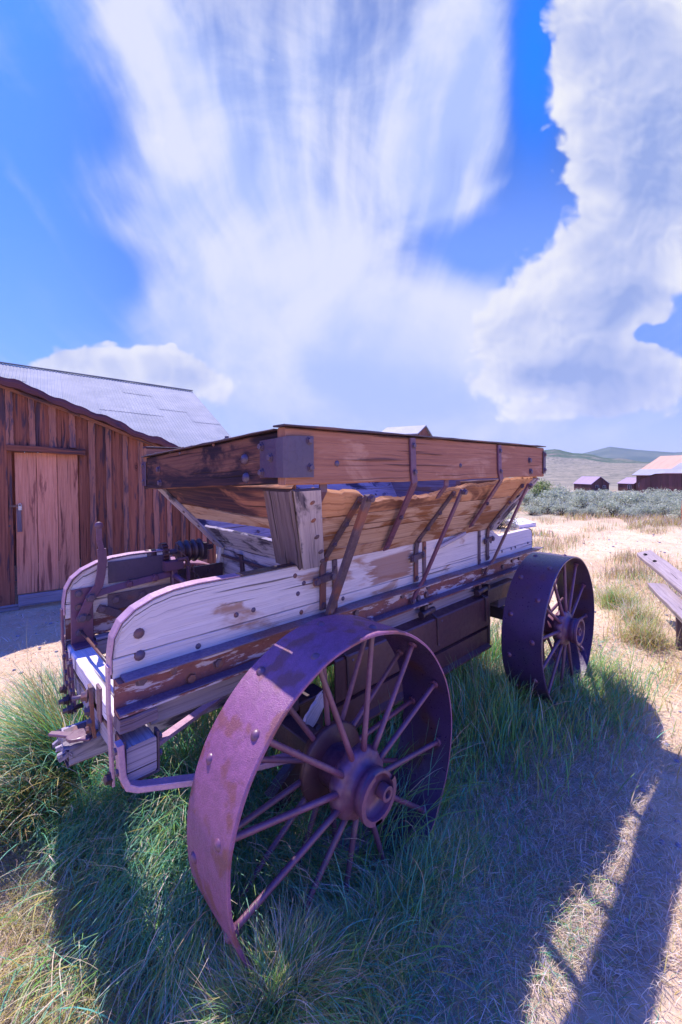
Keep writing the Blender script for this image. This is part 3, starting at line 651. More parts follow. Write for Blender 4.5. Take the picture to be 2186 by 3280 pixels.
# brown water stain is in the wood; long crack board seam below
# --- rails: C channel
def rail(yo, s):
    b = MB(); z0, z1 = .752, .862; y = yo
    pts = [(y+.012*s, z0), (y-.048*s, z0+.003), (y-.049*s, z0+.011), (y-.002*s, z0+.016), (y-.002*s, z1-.014), (y-.046*s, z1-.010), (y-.046*s, z1-.002), (y+.012*s, z1)]
    per = [0]
    for a, c_ in zip(pts, pts[1:]+pts[:1]): per.append(per[-1]+math.dist(a, c_))
    n = 40; xs = [lerp(WX0+.004, 3.46, i/n) for i in range(n+1)]
    b.loft([[V((x, p[0]+random.uniform(-.0008, .0008), p[1]+random.uniform(-.0008, .0008))) for p in pts] for x in xs], xs, per, 1.)
    return b.build('channel_rail', M['channel'], wagon)
rn = rail(YN, 1); rail(YF, -1)
b = MB(); b.board((WX0+.02, YN-.028, .866), (3.50, YN-.028, .869), (0, .060, 0), (0, 0, .007), 30, .002, .001, .9); b.build('rail_lip', M['skysteel'], rn)
b = MB(); b.board((WX0+.006, YN-.027, .7665), (3.42, YN-.027, .7675), (0, .046, 0), (0, 0, .003), 30, .001, .0005, .9); b.build('rail_lip', M['skysteel'], rn)
bolts(rn, [(.43, YN, .833), (.529, YN, .833), (.693, YN, .803), (.591, YN, .782), (1.983, YN, .833), (1.968, YN, .790), (1.893, YN, .785), (3.048, YN, .822), (3.166, YN, .822), (2.617, YN, .84), (2.9, YN, .80), (1.75, YN, .83), (1.4, YN, .82)], (0, -1, 0), .015, .012)
# --- wooden sills under the rails
for y, s in ((YN, 1), (YF, -1)):
    b = MB(); b.board((.46, y+.03*s, .707), (3.35, y+.03*s, .707), (0, 0, .084), (0, .05, 0), 10, .004, .002, 1.); so = b.build('sill', M['sillb' if s > 0 else 'grey'], wagon)
    b = MB(); b.board((.352, y-.018*s, .728), (.462, y-.012*s, .728), (0, 0, .044), (0, .07, 0), 3, .005, .002, 1., rough_end=.004); b.build('filler_block', M['darkgrey'], so)
# --- floor and cross bulkheads
b = MB(); b.box((1.095, YN+.05, .80), (1.125, YF-.05, 1.10), 1., axis=1); bk = b.build('bulkhead', M['grey'], wagon)
b = MB(); b.bar([(1.06, 1.02, 1.075), (1.088, 1.02, 1.065), (1.088, 1.0, .96)], (0, 1, 0), .034, .008); b.build('angle_bracket', M['iron'], bk)
b = MB(); b.box((1.082, YN+.05, 1.03), (1.092, 1.25, 1.045), 1., axis=1); b.build('batten', M['iron'], bk)
b = MB(); b.box((2.70, YN+.05, .80), (2.73, YF-.05, 1.10), 1., axis=1); b.build('bulkhead', M['grey'], wagon)
b = MB()
for i in range(4): b.box((1.13, YN+.06+i*.165, .70), (2.69, YN+.06+i*.165+.155, .725))
b.build('floor', M['darkgrey'], wagon)
# --- steel drop doors hanging below
def drop(y, s):
    root = empty('drop_door', (1.95, y, .6), wagon); y0 = y-.055*s
    b = MB(); prof = [(y+.01*s, .672), (y0+.006*s, .660), (y0, .652), (y0, .470), (y0+.02*s, .452), (y0+.026*s, .452), (y0+.008*s, .478), (y0+.008*s, .648), (y+.01*s, .662)]
    per = [0]
    for a, c_ in zip(prof, prof[1:]+prof[:1]): per.append(per[-1]+math.dist(a, c_))
    b.loft([[V((x, p, q)) for p, q in prof] for x in (1.22, 1.6, 2.0, 2.3, 2.6)], [1.22, 1.6, 2., 2.3, 2.6], per, 1.); b.build('door_panel', M['door_steel'], root)
    b = MB(); prof = [(y+.0*s, .452), (y0+.010*s, .440), (y0+.010*s, .345), (y0-.02*s, .332), (y0-.02*s, .322), (y0+.02*s, .326), (y0+.02*s, .436), (y+.0*s, .444)]
    per = [0]
    for a, c_ in zip(prof, prof[1:]+prof[:1]): per.append(per[-1]+math.dist(a, c_))
    b.loft([[V((x, p, q)) for p, q in prof] for x in (1.22, 1.9, 2.6)], [1.22, 1.9, 2.6], per, .9); b.build('door_lip', M['door_steel'], root)
    for x in (1.29, 2.0, 2.55):
        b = MB(); b.bar([(x-.02, y, .70), (x-.005, y0-.005*s, .662), (x, y0-.004*s, .64), (x+.006, y0-.004*s, .505)], (1, 0, 0), .012, .006); b.build('hinge_strap', M['iron'], root)
    for x in (1.93, 2.53):
        b = MB(); b.tube([(x-.05, y-.04*s, .703), (x+.06, y-.04*s, .712)], .016, 12); b.tube([(x-.06, y-.04*s, .702), (x-.05, y-.04*s, .703)], .021, 12)
        b.box((x-.02, y-.04 if s > 0 else y, .70), (x+.01, y if s > 0 else y+.04, .745), 1.); h = b.build('hinge', M['iron'], root)
        bolts(h, [(x-.045, y-.005*s, .735), (x+.08, y-.005*s, .735)], (0, -s, 0), .010, .010)
    bolts(root, [(2.05, y0, .63), (2.02, y0, .50), (1.33, y0, .63)], (0, -s, 0), .006, .004, False)
    return root
drop(YN, 1); drop(YF, -1)
b = MB(); b.box((2.615, YN-.05, .33), (2.635, YN+.02, .73), 1.); b.build('end_plate', M['iron'], wagon)

# --- front cross beam, bolster and ironwork
b = MB(); b.board((.398, YN+.012, .712), (.398, YF-.012, .704), (.092, 0, 0), (0, 0, .062), 14, .006, .003, 1.08); cb = b.build('cross_beam', M['white'], wagon)
bolts(cb, [(.42, .78, .741), (.415, .70, .741)], (0, 0, 1), .010, .016)
b = MB(); b.board((.409, YN-.068, .617), (.409, YF+.068, .617), (.086, 0, 0), (0, 0, .110), 12, .006, .002, .95, rough_end=.002); bo = b.build('bolster', M['grey'], wagon)
b = MB(); b.box((.355, YN-.062, .553), (.364, YN+.02, .69), 1.); b.box((.355, YN-.062, .548), (.462, YN-.03, .558), 1.); b.box((.455, YN-.062, .553), (.463, YN-.03, .68), 1.); cs = b.build('bolster_strap', M['strap'], bo)
bolts(cs, [(.355, YN-.05, .67), (.355, YN-.045, .59)], (-1, 0, 0), .011, .010); bolts(cs, [(.463, YN-.045, .655), (.463, YN-.045, .60)], (1, 0, 0), .010, .010)
b = MB(); b.box((.3535, .56, .655), (.3605, 1.20, .672), 1.); b.build('bolster_band', M['iron'], bo)
for y, s in ((YN, 1), (YF, -1)):
    b = MB(); b.bar([(.338, y+.018*s, .90), (.338, y+.018*s, .755), (.341, y+.022*s, .735), (.345, y+.016*s, .525)], (0, 1, 0), .030, .008); st = b.build('corner_strap', M['trim' if s > 0 else 'rust'], wagon)
    b = MB(); b.tube([(.322, y+.02*s, .545), (.352, y+.02*s, .545)], .010, 8); b.bolt((.338, y+.02*s, .545), (-1, 0, 0), .014, .014); b.build('bolt', M['iron'], st)
# lower radius bar (L shaped) and diagonal brace
b = MB(); b.bar([(.342, YN-.075, .700), (.348, YN-.075, .600), (.362, YN-.080, .566), (.390, YN-.088, .552), (.56, .345, .520), (.90, .27, .475)], (0, 1, .0), .036, .018)
lb = b.build('radius_bar', M['trim'], wagon); bolts(lb, [(.338, YN-.075, .680), (.342, YN-.075, .615)], (-1, 0, 0), .010, .010)
b = MB(); b.bar([(.462, YN-.002, .604), (.768, .70, .540), (1.07, .91, .477)], (.57, -.82, .0), .034, .014); b.build('diagonal_brace', M['trim'], wagon)
# tongue stub and drawbar iron
b = MB(); b.board((.272, .885, .492), (1.0, .885, .47), (0, .165, 0), (0, 0, .068), 12, .006, .003, 1., rough_end=.012); tg = b.build('tongue_stub', M['grey'], wagon)
for i in range(7):
    b.cur = 0
b = MB()
for i in range(9):
    y = .81+.155*i/8+random.uniform(-.005, .005); L = random.uniform(.01, .04)
    b.board((.29, y, .492+random.uniform(-.02, .02)), (.29-L, y+random.uniform(-.004, .004), .492+random.uniform(-.02, .02)), (0, .016, 0), (0, 0, .018), 2, .002, .003, rough_end=.004)
b.build('splinters', M['grey'], tg)
b = MB(); b.box((.285, .835, .527), (.36, .930, .532), 1.); b.box((.275, .812, .4495), (.9, .958, .4565), 1.); pl = b.build('wear_plate', M['strap'], tg)
def disc(b, o, n, R, h, slot=None): b.lathe(o, n, [(0, 0), (0, R), (h, R), (h+.001, R*.9), (h+.001, 0)], 20, smooth=False)
b = MB(); disc(b, (.306, .80, .556), (0, 0, 1), .034, .010); b.board((.29, .815, .562), (.235, .870, .566), (.012, .014, 0), (0, 0, .010), 3, .002, .001, 1., e0=lambda t: 1.6-t*.5, e1=lambda t: 1.6-t*.5)
b.board((.306, .80, .562), (.350, .76, .562), (.040, .045, 0), (0, 0, .009), 2, .002, .001, 1.); cv = b.build('clevis', M['rust'], wagon)
b = MB(); b.bar([(.350, .76, .562), (.345, .755, .60), (.340, .757, .745)], (.1, 1, 0), .040, .012, 1.); cl2 = b.build('clevis_bracket', M['strap'], cv)
b = MB(); b.tube([(.335, .775, .703), (.290, .790, .703)], [.008, .008], 10); b.bolt((.332, .776, .703), (-1, .3, 0), .016, .016); b.bolt((.334, .76, .655), (-1, .2, 0), .012, .012); b.bolt((.336, .745, .62), (-1, .2, 0), .011, .010); b.bolt((.338, .765, .585), (-1, .2, 0), .012, .012); b.build('draw_bolt', M['bolt'], cv)
b = MB(); b.box((.344, .64, .66), (.3515, .69, .775), 1.); b.build('bracket_plate', M['rust'], cv)
for y in (1.16, 1.07):
    b = MB(); b.bar([(.336, y, .74), (.340, y-.01, .62), (.343, y-.03, .53)], (0, 1, 0), .034 if y > 1.1 else .022, .009); hs = b.build('hanger_bar', M['rust'], wagon)
    bolts(hs, [(.334, y, .72), (.338, y-.006, .655), (.340, y-.012, .61)], (-1, 0, 0), .012, .011)
    b = MB(); b.tube([(.30, y-.03, .548), (.37, y-.03, .548)], .010, 8); b.bolt((.33, y-.03, .548), (-1, 0, 0), .016, .014); b.build('bolt', M['iron'], hs)

# --- brake lever, plates and windlass on the far side
yi = YF-.042-.004
b = MB(); b.box((.365, yi-.005, .745), (.452, yi+.001, .985), 1.); b.box((.365, yi-.075, .738), (.452, yi, .746), 1.); ap = b.build('angle_iron', M['rust'], wagon)
bolts(ap, [(.395, yi-.005, z) for z in (.965, .905, .79)]+[(.43, yi-.005, .85)], (0, -1, 0), .012, .010)
b = MB(); yl = yi-.03
lev = [(.395, .848), (.440, .950), (.470, .992), (.480, 1.04), (.487, 1.10), (.484, 1.155)]
b.bar([(x, yl, z) for x, z in lev], (1, 0, 0), .036, .012)
b.bar([(.484, yl, 1.150), (.476, yl, 1.19), (.474, yl-.004, 1.235), (.474, yl-.004, 1.262)], (1, 0, 0), .022, .014); b.lathe((.474, yl-.012, 1.262), (0, 1, 0), [(0, 0), (0, .012), (.003, .017), (.013, .017), (.016, .012), (.016, 0)], 14)
lv = b.build('brake_lever', M['rust'], wagon); bolts(lv, [(.402, yl-.006, .862), (.437, yl-.006, .945)], (0, -1, 0), .015, .012)
b = MB(); b.bar([(.44, yi-.018, .948), (.55, yi-.016, .965), (.80, yi-.014, .985)], (0, .3, 1), .030, .008); b.bolt((.60, yi-.02, .972), (0, -1, 0), .013, .010); b.bolt((.72, yi-.02, .98), (0, -1, 0), .013, .010); b.build('link_bar', M['rust'], wagon)
b = MB(); b.box((.516, yi-.004, .985), (.795, yi+.001, 1.085), 1.); b.build('dark_plate', M['plate'], wagon)
b = MB(); b.box((.512, yi-.005, .858), (.80, yi+.001, .935), 1.); b.bolt((.545, yi-.005, .905), (0, -1, 0), .015, .010); b.bolt((.66, yi-.005, .905), (0, -1, 0), .015, .010); b.build('rusty_plate', M['strap'], wagon)
b = MB(); b.bar([(.47, yi-.012, .885), (.56, yi-.012, .835)], (.3, 0, 1), .034, .010); b.bolt((.485, yi-.018, .878), (0, -1, 0), .014, .010); b.build('stay_plate', M['strap'], wagon)
b = MB(); b.box((.80, yi-.02, .93), (1.08, yi+.001, 1.0), 1.); b.bolt((.85, yi-.02, .965), (0, -1, 0), .012, .010); b.bolt((1.0, yi-.02, .965), (0, -1, 0), .012, .010); b.build('cross_plate', M['iron'], wagon)
b = MB(); b.tube([(.40, .62, .80), (.40, 1.2, .80)], .006, 8); b.build('tie_rod', M['iron'], wagon)
wd = empty('windlass', (.83, YF, 1.09), wagon)
wy, wz = YF-.02, 1.088
b = MB(); b.tube([(.66, wy, wz), (1.04, wy, wz)], .014, 12); b.build('shaft', M['bolt'], wd)
b = MB(); b.tube([(.69, wy, wz), (.735, wy, wz)], .028, 14); b.build('collar', M['iron'], wd)
b = MB(); nt_ = 14
b.lathe((.765, wy, wz), (1, 0, 0), [(0, .012), (0, .042), (.024, .042), (.024, .012)], 28, smooth=False)
for i in range(nt_):
    a = 2*PI*i/nt_; c_ = V((.777, wy+.046*math.cos(a), wz+.046*math.sin(a))); rdl = V((0, math.cos(a), math.sin(a))); tg_ = V((0, -math.sin(a), math.cos(a)))
    b.board(c_-V((.013, 0, 0)), c_+V((.013, 0, 0)), tg_*.012, rdl*.014, 1, .001, 0, 1.)
b.build('gear', M['iron'], wd)
b = MB(); prof = []
for i in range(41):
    t = i/40; prof.append((t*.125, .040+.020*abs(math.sin(t*PI*3.5))))
b.lathe((.845, wy, wz-.006), (1, 0, 0), [(0, 0)]+prof+[(.125, 0)], 24); b.build('drum', M['iron'], wd)
b = MB(); b.box((.975, wy-.03, wz-.06), (1.0, wy+.03, wz+.03), 1.); b.build('bearing', M['iron'], wd)
b = MB(); b.box((.76, yi-.05, 1.005), (.85, yi-.005, 1.055), 1.); b.box((.795, yi-.045, .93), (.825, yi-.02, 1.01), 1.); b.bar([(.82, yi-.05, 1.06), (.865, yi-.052, 1.062), (.872, yi-.052, 1.03), (.872, yi-.052, .93)], (0, 1, 0), .02, .012); b.build('mounting_bracket', M['rust'], wd)
b = MB(); b.tube([(.80, yi-.06, .985), (.835, yi-.13, .945)], .013, 12); b.build('crank_handle', M['rust'], wd)
b = MB()
def link(b, c_, d, up, L=.026, wd_=.009, r=.0035):
    c_, d, up = V(c_), V(d).normalized(), V(up); s_ = d.cross(up).normalized(); pts = []
    for k in range(13):
        a = 2*PI*k/12; pts.append(c_+d*(L/2*math.cos(a))+s_*(wd_*math.sin(a)))
    b.tube(pts, r, 6, caps=False)
chp = [V((.82, wy-.055, 1.14)), V((.845, wy-.075, 1.08)), V((.88, wy-.09, 1.01)), V((.915, wy-.10, .955)), V((.95, wy-.10, .92)), V((.99, wy-.10, .90))]
acc = 0; k = 0
for a, c_ in zip(chp, chp[1:]):
    n = max(1, round((c_-a).length/.021))
    for i in range(n): link(b, a.lerp(c_, (i+.5)/n), c_-a, (0, 1, 0) if k % 2 else (1, 0, .3)); k += 1
b.build('chain', M['iron'], wd)

# --- axles and undercarriage
FX, FZ, FR = .967, .464, .50
BX, BZ, BR = 2.826, .4935, .4578
for x, z, nm in ((FX, FZ, 'a'), (BX, BZ, 'b')):
    ax = empty('axle', (x, YC, z), wagon)
    b = MB(); b.box((x-.04, .27, z-.04), (x+.04, mir(.27), z+.04), 1.); b.build('axle_beam', M['iron'], ax)
    b = MB(); b.box((x-.06, .45, z+.045), (x+.06, mir(.45), z+.20), 1.); b.build('bolster_block', M['darkgrey'], ax)
b = MB(); b.box((1.04, .46, .375), (1.17, .54, .520), 1.); b.bolt((1.10, .46, .46), (0, -1, 0), .024, .02); b.box((1.03, .45, .52), (1.18, .55, .535), 1.); b.build('spring_seat', M['iron'], wagon)
b = MB(); b.board((.86, .40, .24), (1.12, .42, .40), (-.05, 0, .09), (0, .05, 0), 3, .01, .002, 1.); b.bolt((.90, .375, .25), (0, -1, 0), .022, .014); b.build('brake_beam', M['iron'], wagon)
b = MB(); b.board((1.0, .36, .50), (1.10, .37, .58), (-.04, 0, .045), (0, .012, 0), 6, .002, .006, 1., rough_end=.012); b.build('splintered_block', M['white'], wagon)
b = MB(); b.box((.9, YC-.05, .40), (2.9, YC+.05, .48)); b.build('reach_pole', M['darkgrey'], wagon)
b = MB(); b.box((3.30, YN+.01, .66), (3.39, YF-.01, .75), 1.); b.build('cross_beam', M['grey'], wagon)
b = MB(); b.box((2.60, .44, .60), (3.0, .60, .70), 1.); b.build('rear_bracket', M['iron'], wagon)

# --- wheels
def wheel(cx, cz, R, near, rot):
    yo = 0. if near else mir(0.); s = 1 if near else -1
    Y = lambda y: yo+s*y
    root = empty('wheel', (cx, Y(.12), cz), wagon); Wd = .243*(R/.5)**.3; th = .012
    b = MB(); n = 128; secs = []
    for j in range(n+1):
        a = 2*PI*j/n; c_, s_ = math.cos(a), math.sin(a)
        ring = []
        for (yy, rr) in ((.0, R-th+.002), (0, R-.003), (.004, R), (Wd*.33, R+.001), (Wd*.66, R+.001), (Wd-.004, R), (Wd, R-.003), (Wd, R-th), (Wd*.5, R-th)):
            rr += .0009*math.sin(a*7+yy*9)+.0006*math.sin(a*17+1); ring.append(V((cx+rr*c_, Y(yy), cz+rr*s_)))
        if s < 0: ring = ring[::-1]
        secs.append(ring)
    b.loft(secs, [2*PI*R*j/n for j in range(n+1)], [0, .01, .012, .09, .17, .25, .255, .265, .38, .50], 1., True, caps=False)
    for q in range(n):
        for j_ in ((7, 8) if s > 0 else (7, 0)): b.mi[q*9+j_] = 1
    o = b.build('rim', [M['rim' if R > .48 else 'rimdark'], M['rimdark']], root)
    m_ = o.modifiers.new('e', 'EDGE_SPLIT'); m_.split_angle = math.radians(35)
    ns = 12
    for row, yh, yr, off, rh in ((0, .035, .055, rot, .088), (1, .185, .190, rot-16, .075)):
        for i in range(ns):
            a = math.radians(off+360/ns*i); c_, s_ = math.cos(a), math.sin(a)
            p0 = V((cx+rh*c_, Y(yh), cz+rh*s_)); p1 = V((cx+(R-th-.002)*c_, Y(yr), cz+(R-th-.002)*s_))
            b = MB(); pts = [p0.lerp(p1, t) for t in (0, .2, .45, .7, .93, 1.)]
            b.tube(pts, [.0105, .0100, .0096, .0094, .0096, .0115], 10); b.lathe(p1, (p1-p0), [(-.012, .0115), (-.010, .017), (-.001, .017)], 8, smooth=False)
            pe = V((cx+R*c_, Y(yr), cz+R*s_)); dn = V((c_, 0, s_))
            b.lathe(pe, dn, [(-.003, .0165), (.002, .015), (.006, .011), (.009, .006), (.010, 0)], 10)
            b.build('spoke', M['rust'], root)
    A = V((0, s, 0)); O = lambda y: V((cx, Y(y), cz))
    b = MB(); sc_ = lambda a, h, r: 1+(.075*abs(math.sin(a*ns/2+rot))-.03 if .020 < h < .085 and r > .085 else 0)
    b.lathe(O(0), A, [(-.042, .066), (-.044, .076), (-.012, .076), (-.010, .072), (.012, .072), (.022, .088), (.026, .102), (.045, .110), (.066, .108), (.084, .088), (.09, .07), (.20, .07)], 72, scallop=sc_)
    b.lathe(O(0), A, [(-.042, .066), (-.02, .062), (-.018, .030), (-.018, 0)], 36)
    b.build('hub', M['rust'], root)
    b = MB(); b.lathe(O(0), A, [(.165, .07), (.166, .132), (.172, .138), (.19, .135), (.20, .10), (.24, .08), (.27, .06)], 40); b.build('dust_plate', M['door_steel'], root)
    # broken C shaped cap ring and axle nut
    a0, a1 = (math.radians(20), math.radians(300)) if R > .48 else (0, 2*PI)
    b = MB(); b.lathe(O(-.052), A, [(0, .066), (0, .082), (.012, .083), (.012, .064), (0, .066)], 40, smooth=False, a0=a0, a1=a1)
    if R > .48: b.board(O(-.046)+V((-.02, 0, -.074)), O(-.046)+V((.012, 0, -.078)), (0, 0, .016), (0, .012, 0), 2, .002, 0, 1.)
    b.build('cap_ring', M['rust'], root)
    b = MB(); b.lathe(O(-.050) if R < .48 else V((cx+.036, Y(-.055), cz-.006)), A, [(.03, .024), (.0, .024), (-.001, .022), (.0, .013), (.02, .012)], 24, smooth=False)
    b.build('axle_nut', M['rust'], root)
    return root
wheel(FX, FZ, FR, True, 80); wheel(BX, BZ, BR, True, 86); wheel(FX, FZ, FR, False, 70); wheel(BX, BZ, BR, False, 64)

# ------------------------------------------------------------------ barn behind on the left
AZ = math.radians(98); Bd = V((math.sin(AZ), math.cos(AZ), 0)); Bn = V((-Bd.y, Bd.x, 0)); B0 = V((.49, 4.87, 0))
def bp_(s, n, z): return B0+Bd*s+Bn*n+V((0, 0, z))
def corrugated():
    m, w, p = mat('corrugated_iron')
    at = w.new('ShaderNodeAttribute', attribute_name='tone').outputs['Fac']
    o = w.new('ShaderNodeNewGeometry').outputs['Position']
    n = w.noise(o, 2.2, 5, .6); n2 = w.noise(o, 22., 4, .6)
    c = w.mix(w.rng(n, .35, .65), (.19, .21, .26), (.24, .255, .305)); c = w.mix(w.m('MULTIPLY', w.rng(n2, .5, .7), .35), c, (.27, .28, .33))
    rust = w.rng(w.m('ADD', at, w.m('MULTIPLY', w.m('SUBTRACT', n, .5), .3)), 1.12, 1.25)
    c = w.mix(1., c, w.comb(at, at, at), 'MULTIPLY'); c = w.mix(w.m('MULTIPLY', rust, .8), c, (.21, .155, .165))
    w.l.new(c, p.inputs['Base Color']); p.inputs['Specular IOR Level'].default_value = .25; w.l.new(w.rng(n2, .3, .7, .65, .8), p.inputs['Roughness'])
    return m
M['corr'] = corrugated()
barn = empty('barn', B0+Bd*1+Bn*3, label='weathered board and batten barn with corrugated iron roof and padlocked plank door', cat='barn')
rk = lambda s: float(np.interp(s, [-3.6, -1.8, -.107, .62, 1.70, 2.4], [2.55, 3.12, 2.47, 2.20, 1.765, 1.49]))
wall = MB()
def wboard(b, s0, s1, z0, n0, T=.022, tone=None, ztop=None):
    A = bp_((s0+s1)/2, n0+T/2, z0); zt_ = ztop if ztop else max(rk(s0), rk(s1))
    b.board(A, bp_((s0+s1)/2, n0+T/2, zt_), Bd*(s1-s0-.004), Bn*T, 8, .003, .002, tone)
edges = [.65, .73, .905, 1.09, 1.27, 1.44, 1.60, 1.77, 1.90, 2.05, 2.22, 2.36]
bt_s = [-.032, .165, .356, .543]
xs_ = [-.02, .165, .356, .543, .64]
for a, c_ in zip(xs_, xs_[1:]): wboard(wall, a, c_, 1.76, 0)
for a, c_ in zip([.60, .73, .905, 1.09, 1.27, 1.44, 1.60, 1.77, 1.90, 2.05], [.73, .905, 1.09, 1.27, 1.44, 1.60, 1.77, 1.90, 2.05, 2.22]): wboard(wall, a, c_, .02, 0, tone=random.uniform(.7, 1.15))
sx = -.02
while sx > -3.5:
    w_ = random.uniform(.17, .21); wboard(wall, sx-w_, sx, .05, -.004 if sx > -.1 else 0, tone=random.uniform(.75, 1.)); sx -= w_
wall.build('wall', M['barn'], barn)
for sc0, z0 in [(s, 1.80) for s in bt_s]+[(s, .05) for s in (.735, .905, 1.09, 1.27, 1.44, 1.60, 1.77, 1.90, 2.05, -.21, -.40, -.6, -.8, -1., -1.2, -1.4)]:
    b = MB(); wd_b = random.uniform(.052, .072)
    lean = random.uniform(-.006, .006); zt_ = rk(sc0+.03)
    b.board(bp_(sc0+random.uniform(-.004, .004), -.014, z0), bp_(sc0+lean, -.014, zt_), Bd*wd_b, Bn*.022, 14, .004, .004, random.uniform(.8, 1.25)); b.build('batten', M['batten'], barn)
dr = empty('door', bp_(.29, 0, .9), barn)
for a, c_, t_ in ((.0, .195, 1.), (.195, .388, 1.1), (.388, .592, .9)):
    b = MB(); wboard(b, a, c_, .165, .012, .02, t_, 1.735); b.build('plank', M['door'], dr)
b = MB(); b.box((-.03, -.004, -.02), (.03, .004, .02)); 
b = MB(); pc = bp_(.042, -.016, 1.135); b.board(pc+V((0, 0, .012)), pc-V((0, 0, .036)), Bd*.034, Bn*.014, 1, .004, 0, 1.)
b.tube([pc+Bd*(.012*math.cos(t))+V((0, 0, .012+.026*math.sin(t))) for t in np.linspace(0, PI, 9)], .0035, 6); b.build('padlock', M['lock'], dr)
b = MB(); b.board(bp_(-.05, -.012, 1.145), bp_(.05, -.012, 1.145), (0, 0, .022), Bn*.006, 1, .001, 0, 1.); b.build('hasp', M['iron'], dr)
b = MB(); b.board(bp_(.03, -.010, 1.12), bp_(.035, -.010, .86), Bd*.04, Bn*.012, 4, .002, .002, .8); b.build('door_stop', M['darkgrey'], barn)
for s_, z_ in ((-.115, 1.32), (-.07, 1.32), (-.105, .93), (-.055, .93)):
    b = MB(); b.bolt(bp_(s_, -.006, z_), -Bn, .010, .01); b.build('bolt', M['iron'], barn)
b = MB(); b.board(bp_(-.06, -.035, 1.785), bp_(.665, -.035, 1.745), (0, 0, .072), Bn*.06, 8, .008, .004, .75); b.build('door_header', M['barn'], barn)
b = MB(); b.board(bp_(.01, -.03, .098), bp_(1.6, -.03, .085), (0, 0, .125), Bn*.028, 10, .004, .003, 1.); b.build('base_board', M['sillb'], barn)
b = MB(); b.board(bp_(-.9, -.02, .035), bp_(.02, -.02, .035), (0, 0, .06), Bn*.03, 6, .004, .003, .8); b.build('base_board', M['sillb'], barn)
b = MB(); b.board(bp_(-.16, -.012, .0), bp_(-.16, -.012, 2.45), Bd*.20, Bn*.012, 12, .003, .002, .95); b.build('door_post', M['barn'], barn)
# sagging roof edge above the door wall, seen edge on
b = MB(); secs = []; us = []
for i in range(81):
    s_ = lerp(-1.7, 2.35, i/80); z = rk(s_)+.012*math.sin(s_*9)+.008*math.sin(s_*31); t_ = .078+.012*math.sin(s_*13+1)
    secs.append([bp_(s_, -.14, z-.004), bp_(s_, -.145, z+t_*.5), bp_(s_, -.13, z+t_), bp_(s_, 3.0, z+t_+.02), bp_(s_, 3.0, z-.02)]); us.append(s_)
b.loft(secs, us, [0, .05, .09, 3.2, 3.3, 6.4], 1.); b.build('lean_to_roof', M['roofedge'], barn)
b = MB(); b.board(bp_(-1.7, -.05, rk(-1.7)-.03), bp_(2.3, -.05, rk(2.3)-.03), (0, 0, .05), Bn*.03, 20, .003, .004, 1.1); 
b = MB()
for a, c_ in ((-1.8, -.107), (-.107, .62), (.62, 1.7), (1.7, 2.3)): b.board(bp_(a, -.03, rk(a)-.022), bp_(c_, -.03, rk(c_)-.022), (0, 0, .04), Bn*.03, 8, .003, .003, .9)
b.build('rake_board', M['batten'], barn)
# main roof of overlapping corrugated sheets
SE, ne, ze, nr, zr_ = 3.66, 2.70, 2.01, 6.33, 3.80
SL = -9.0
b = MB(); pitch = V((0, 0, 0)); slope_len = math.hypot(nr-ne, zr_-ze); cw = .062
def roof_pt(s, t, h):   # t from eave 0 to ridge 1
    nz = V(Bn)*(-(zr_-ze)/slope_len)+V((0, 0, (nr-ne)/slope_len))
    zz_ = ze+(zr_-ze)*t+(.045*(SE-s)) *1.0
    return bp_(s, lerp(ne, nr, t), zz_)+nz*h
s_ = SE; ci = 0; random.seed(21)
while s_ > SL:
    pw = cw*10; s0 = s_-pw; t0 = -random.choice([0, .12, .22, .3, .38]) if ci else -.02
    t = -.03; first = True; cuts = [-.03]
    tt = random.choice([.30, .36, .45, .52, .40]); cuts += [tt] + ([tt+.36] if random.random() < .35 else [])
    cuts = [c for c in cuts if c < .93]+[1.005]
    for r_, (ta, tb_) in enumerate(zip(cuts, cuts[1:])):
        tone = random.choice([.96, 1., 1.02, .98, 1.04, .93, 1.]); tone = 1.22 if random.random() < .08 else tone
        nx_ = 50 if s0 > -2.2 else 20; rows = [ta-.012, ta+.25*(tb_-ta), (ta+tb_)/2, tb_]
        base = len(b.v)
        for k, tv in enumerate(rows):
            for i in range(nx_+1):
                sv = s0-.006+(pw+.012)*i/nx_; h = .006*math.sin(2*PI*(sv/cw))+.006*(1-k/3)+.003*random.random()*(k == 0)+.0015*math.sin(sv*7+ci)
                b.v.append(tuple(roof_pt(sv, tv, h+.002*(ci % 2))))
        n = nx_+1
        for k in range(3):
            for i in range(nx_):
                q = base+k*n+i; b.face([q, q+1, q+n+1, q+n], [(0, 0)]*4, tone, True)
    s_ = s0; ci += 1
ro = b.build('main_roof', M['corr'], barn)
b = MB(); b.board(roof_pt(SE+.02, 1.01, .02), roof_pt(SL, 1.01, .02), Bn*.10, (0, 0, .02), 40, .004, .003, 1.); b.build('ridge_cap', M['corr'], barn)
b = MB(); b.box((-.1, -.1, -.1), (-.09, -.09, -.09)); b = MB()
s_ = SE-.08
while s_ > SL+.3:
    b.board(bp_(s_-.09, ne+.15, -.1), bp_(s_-.09, ne+.15, ze+.06+.045*(SE-s_)), Bd*.17, Bn*.022, 4); s_ -= .18
n_ = ne+.15
while n_ < nr*2-ne-.2:
    t_ = (n_-ne)/(nr-ne); t_ = t_ if t_ < 1 else 2-t_
    b.board(bp_(SE-.1, n_+.09, -.1), bp_(SE-.1, n_+.09, ze+(zr_-ze)*t_-.03), Bn*.17, Bd*.022, 4); n_ += .18
b.build('main_wall', M['barn'], barn)
b = MB()
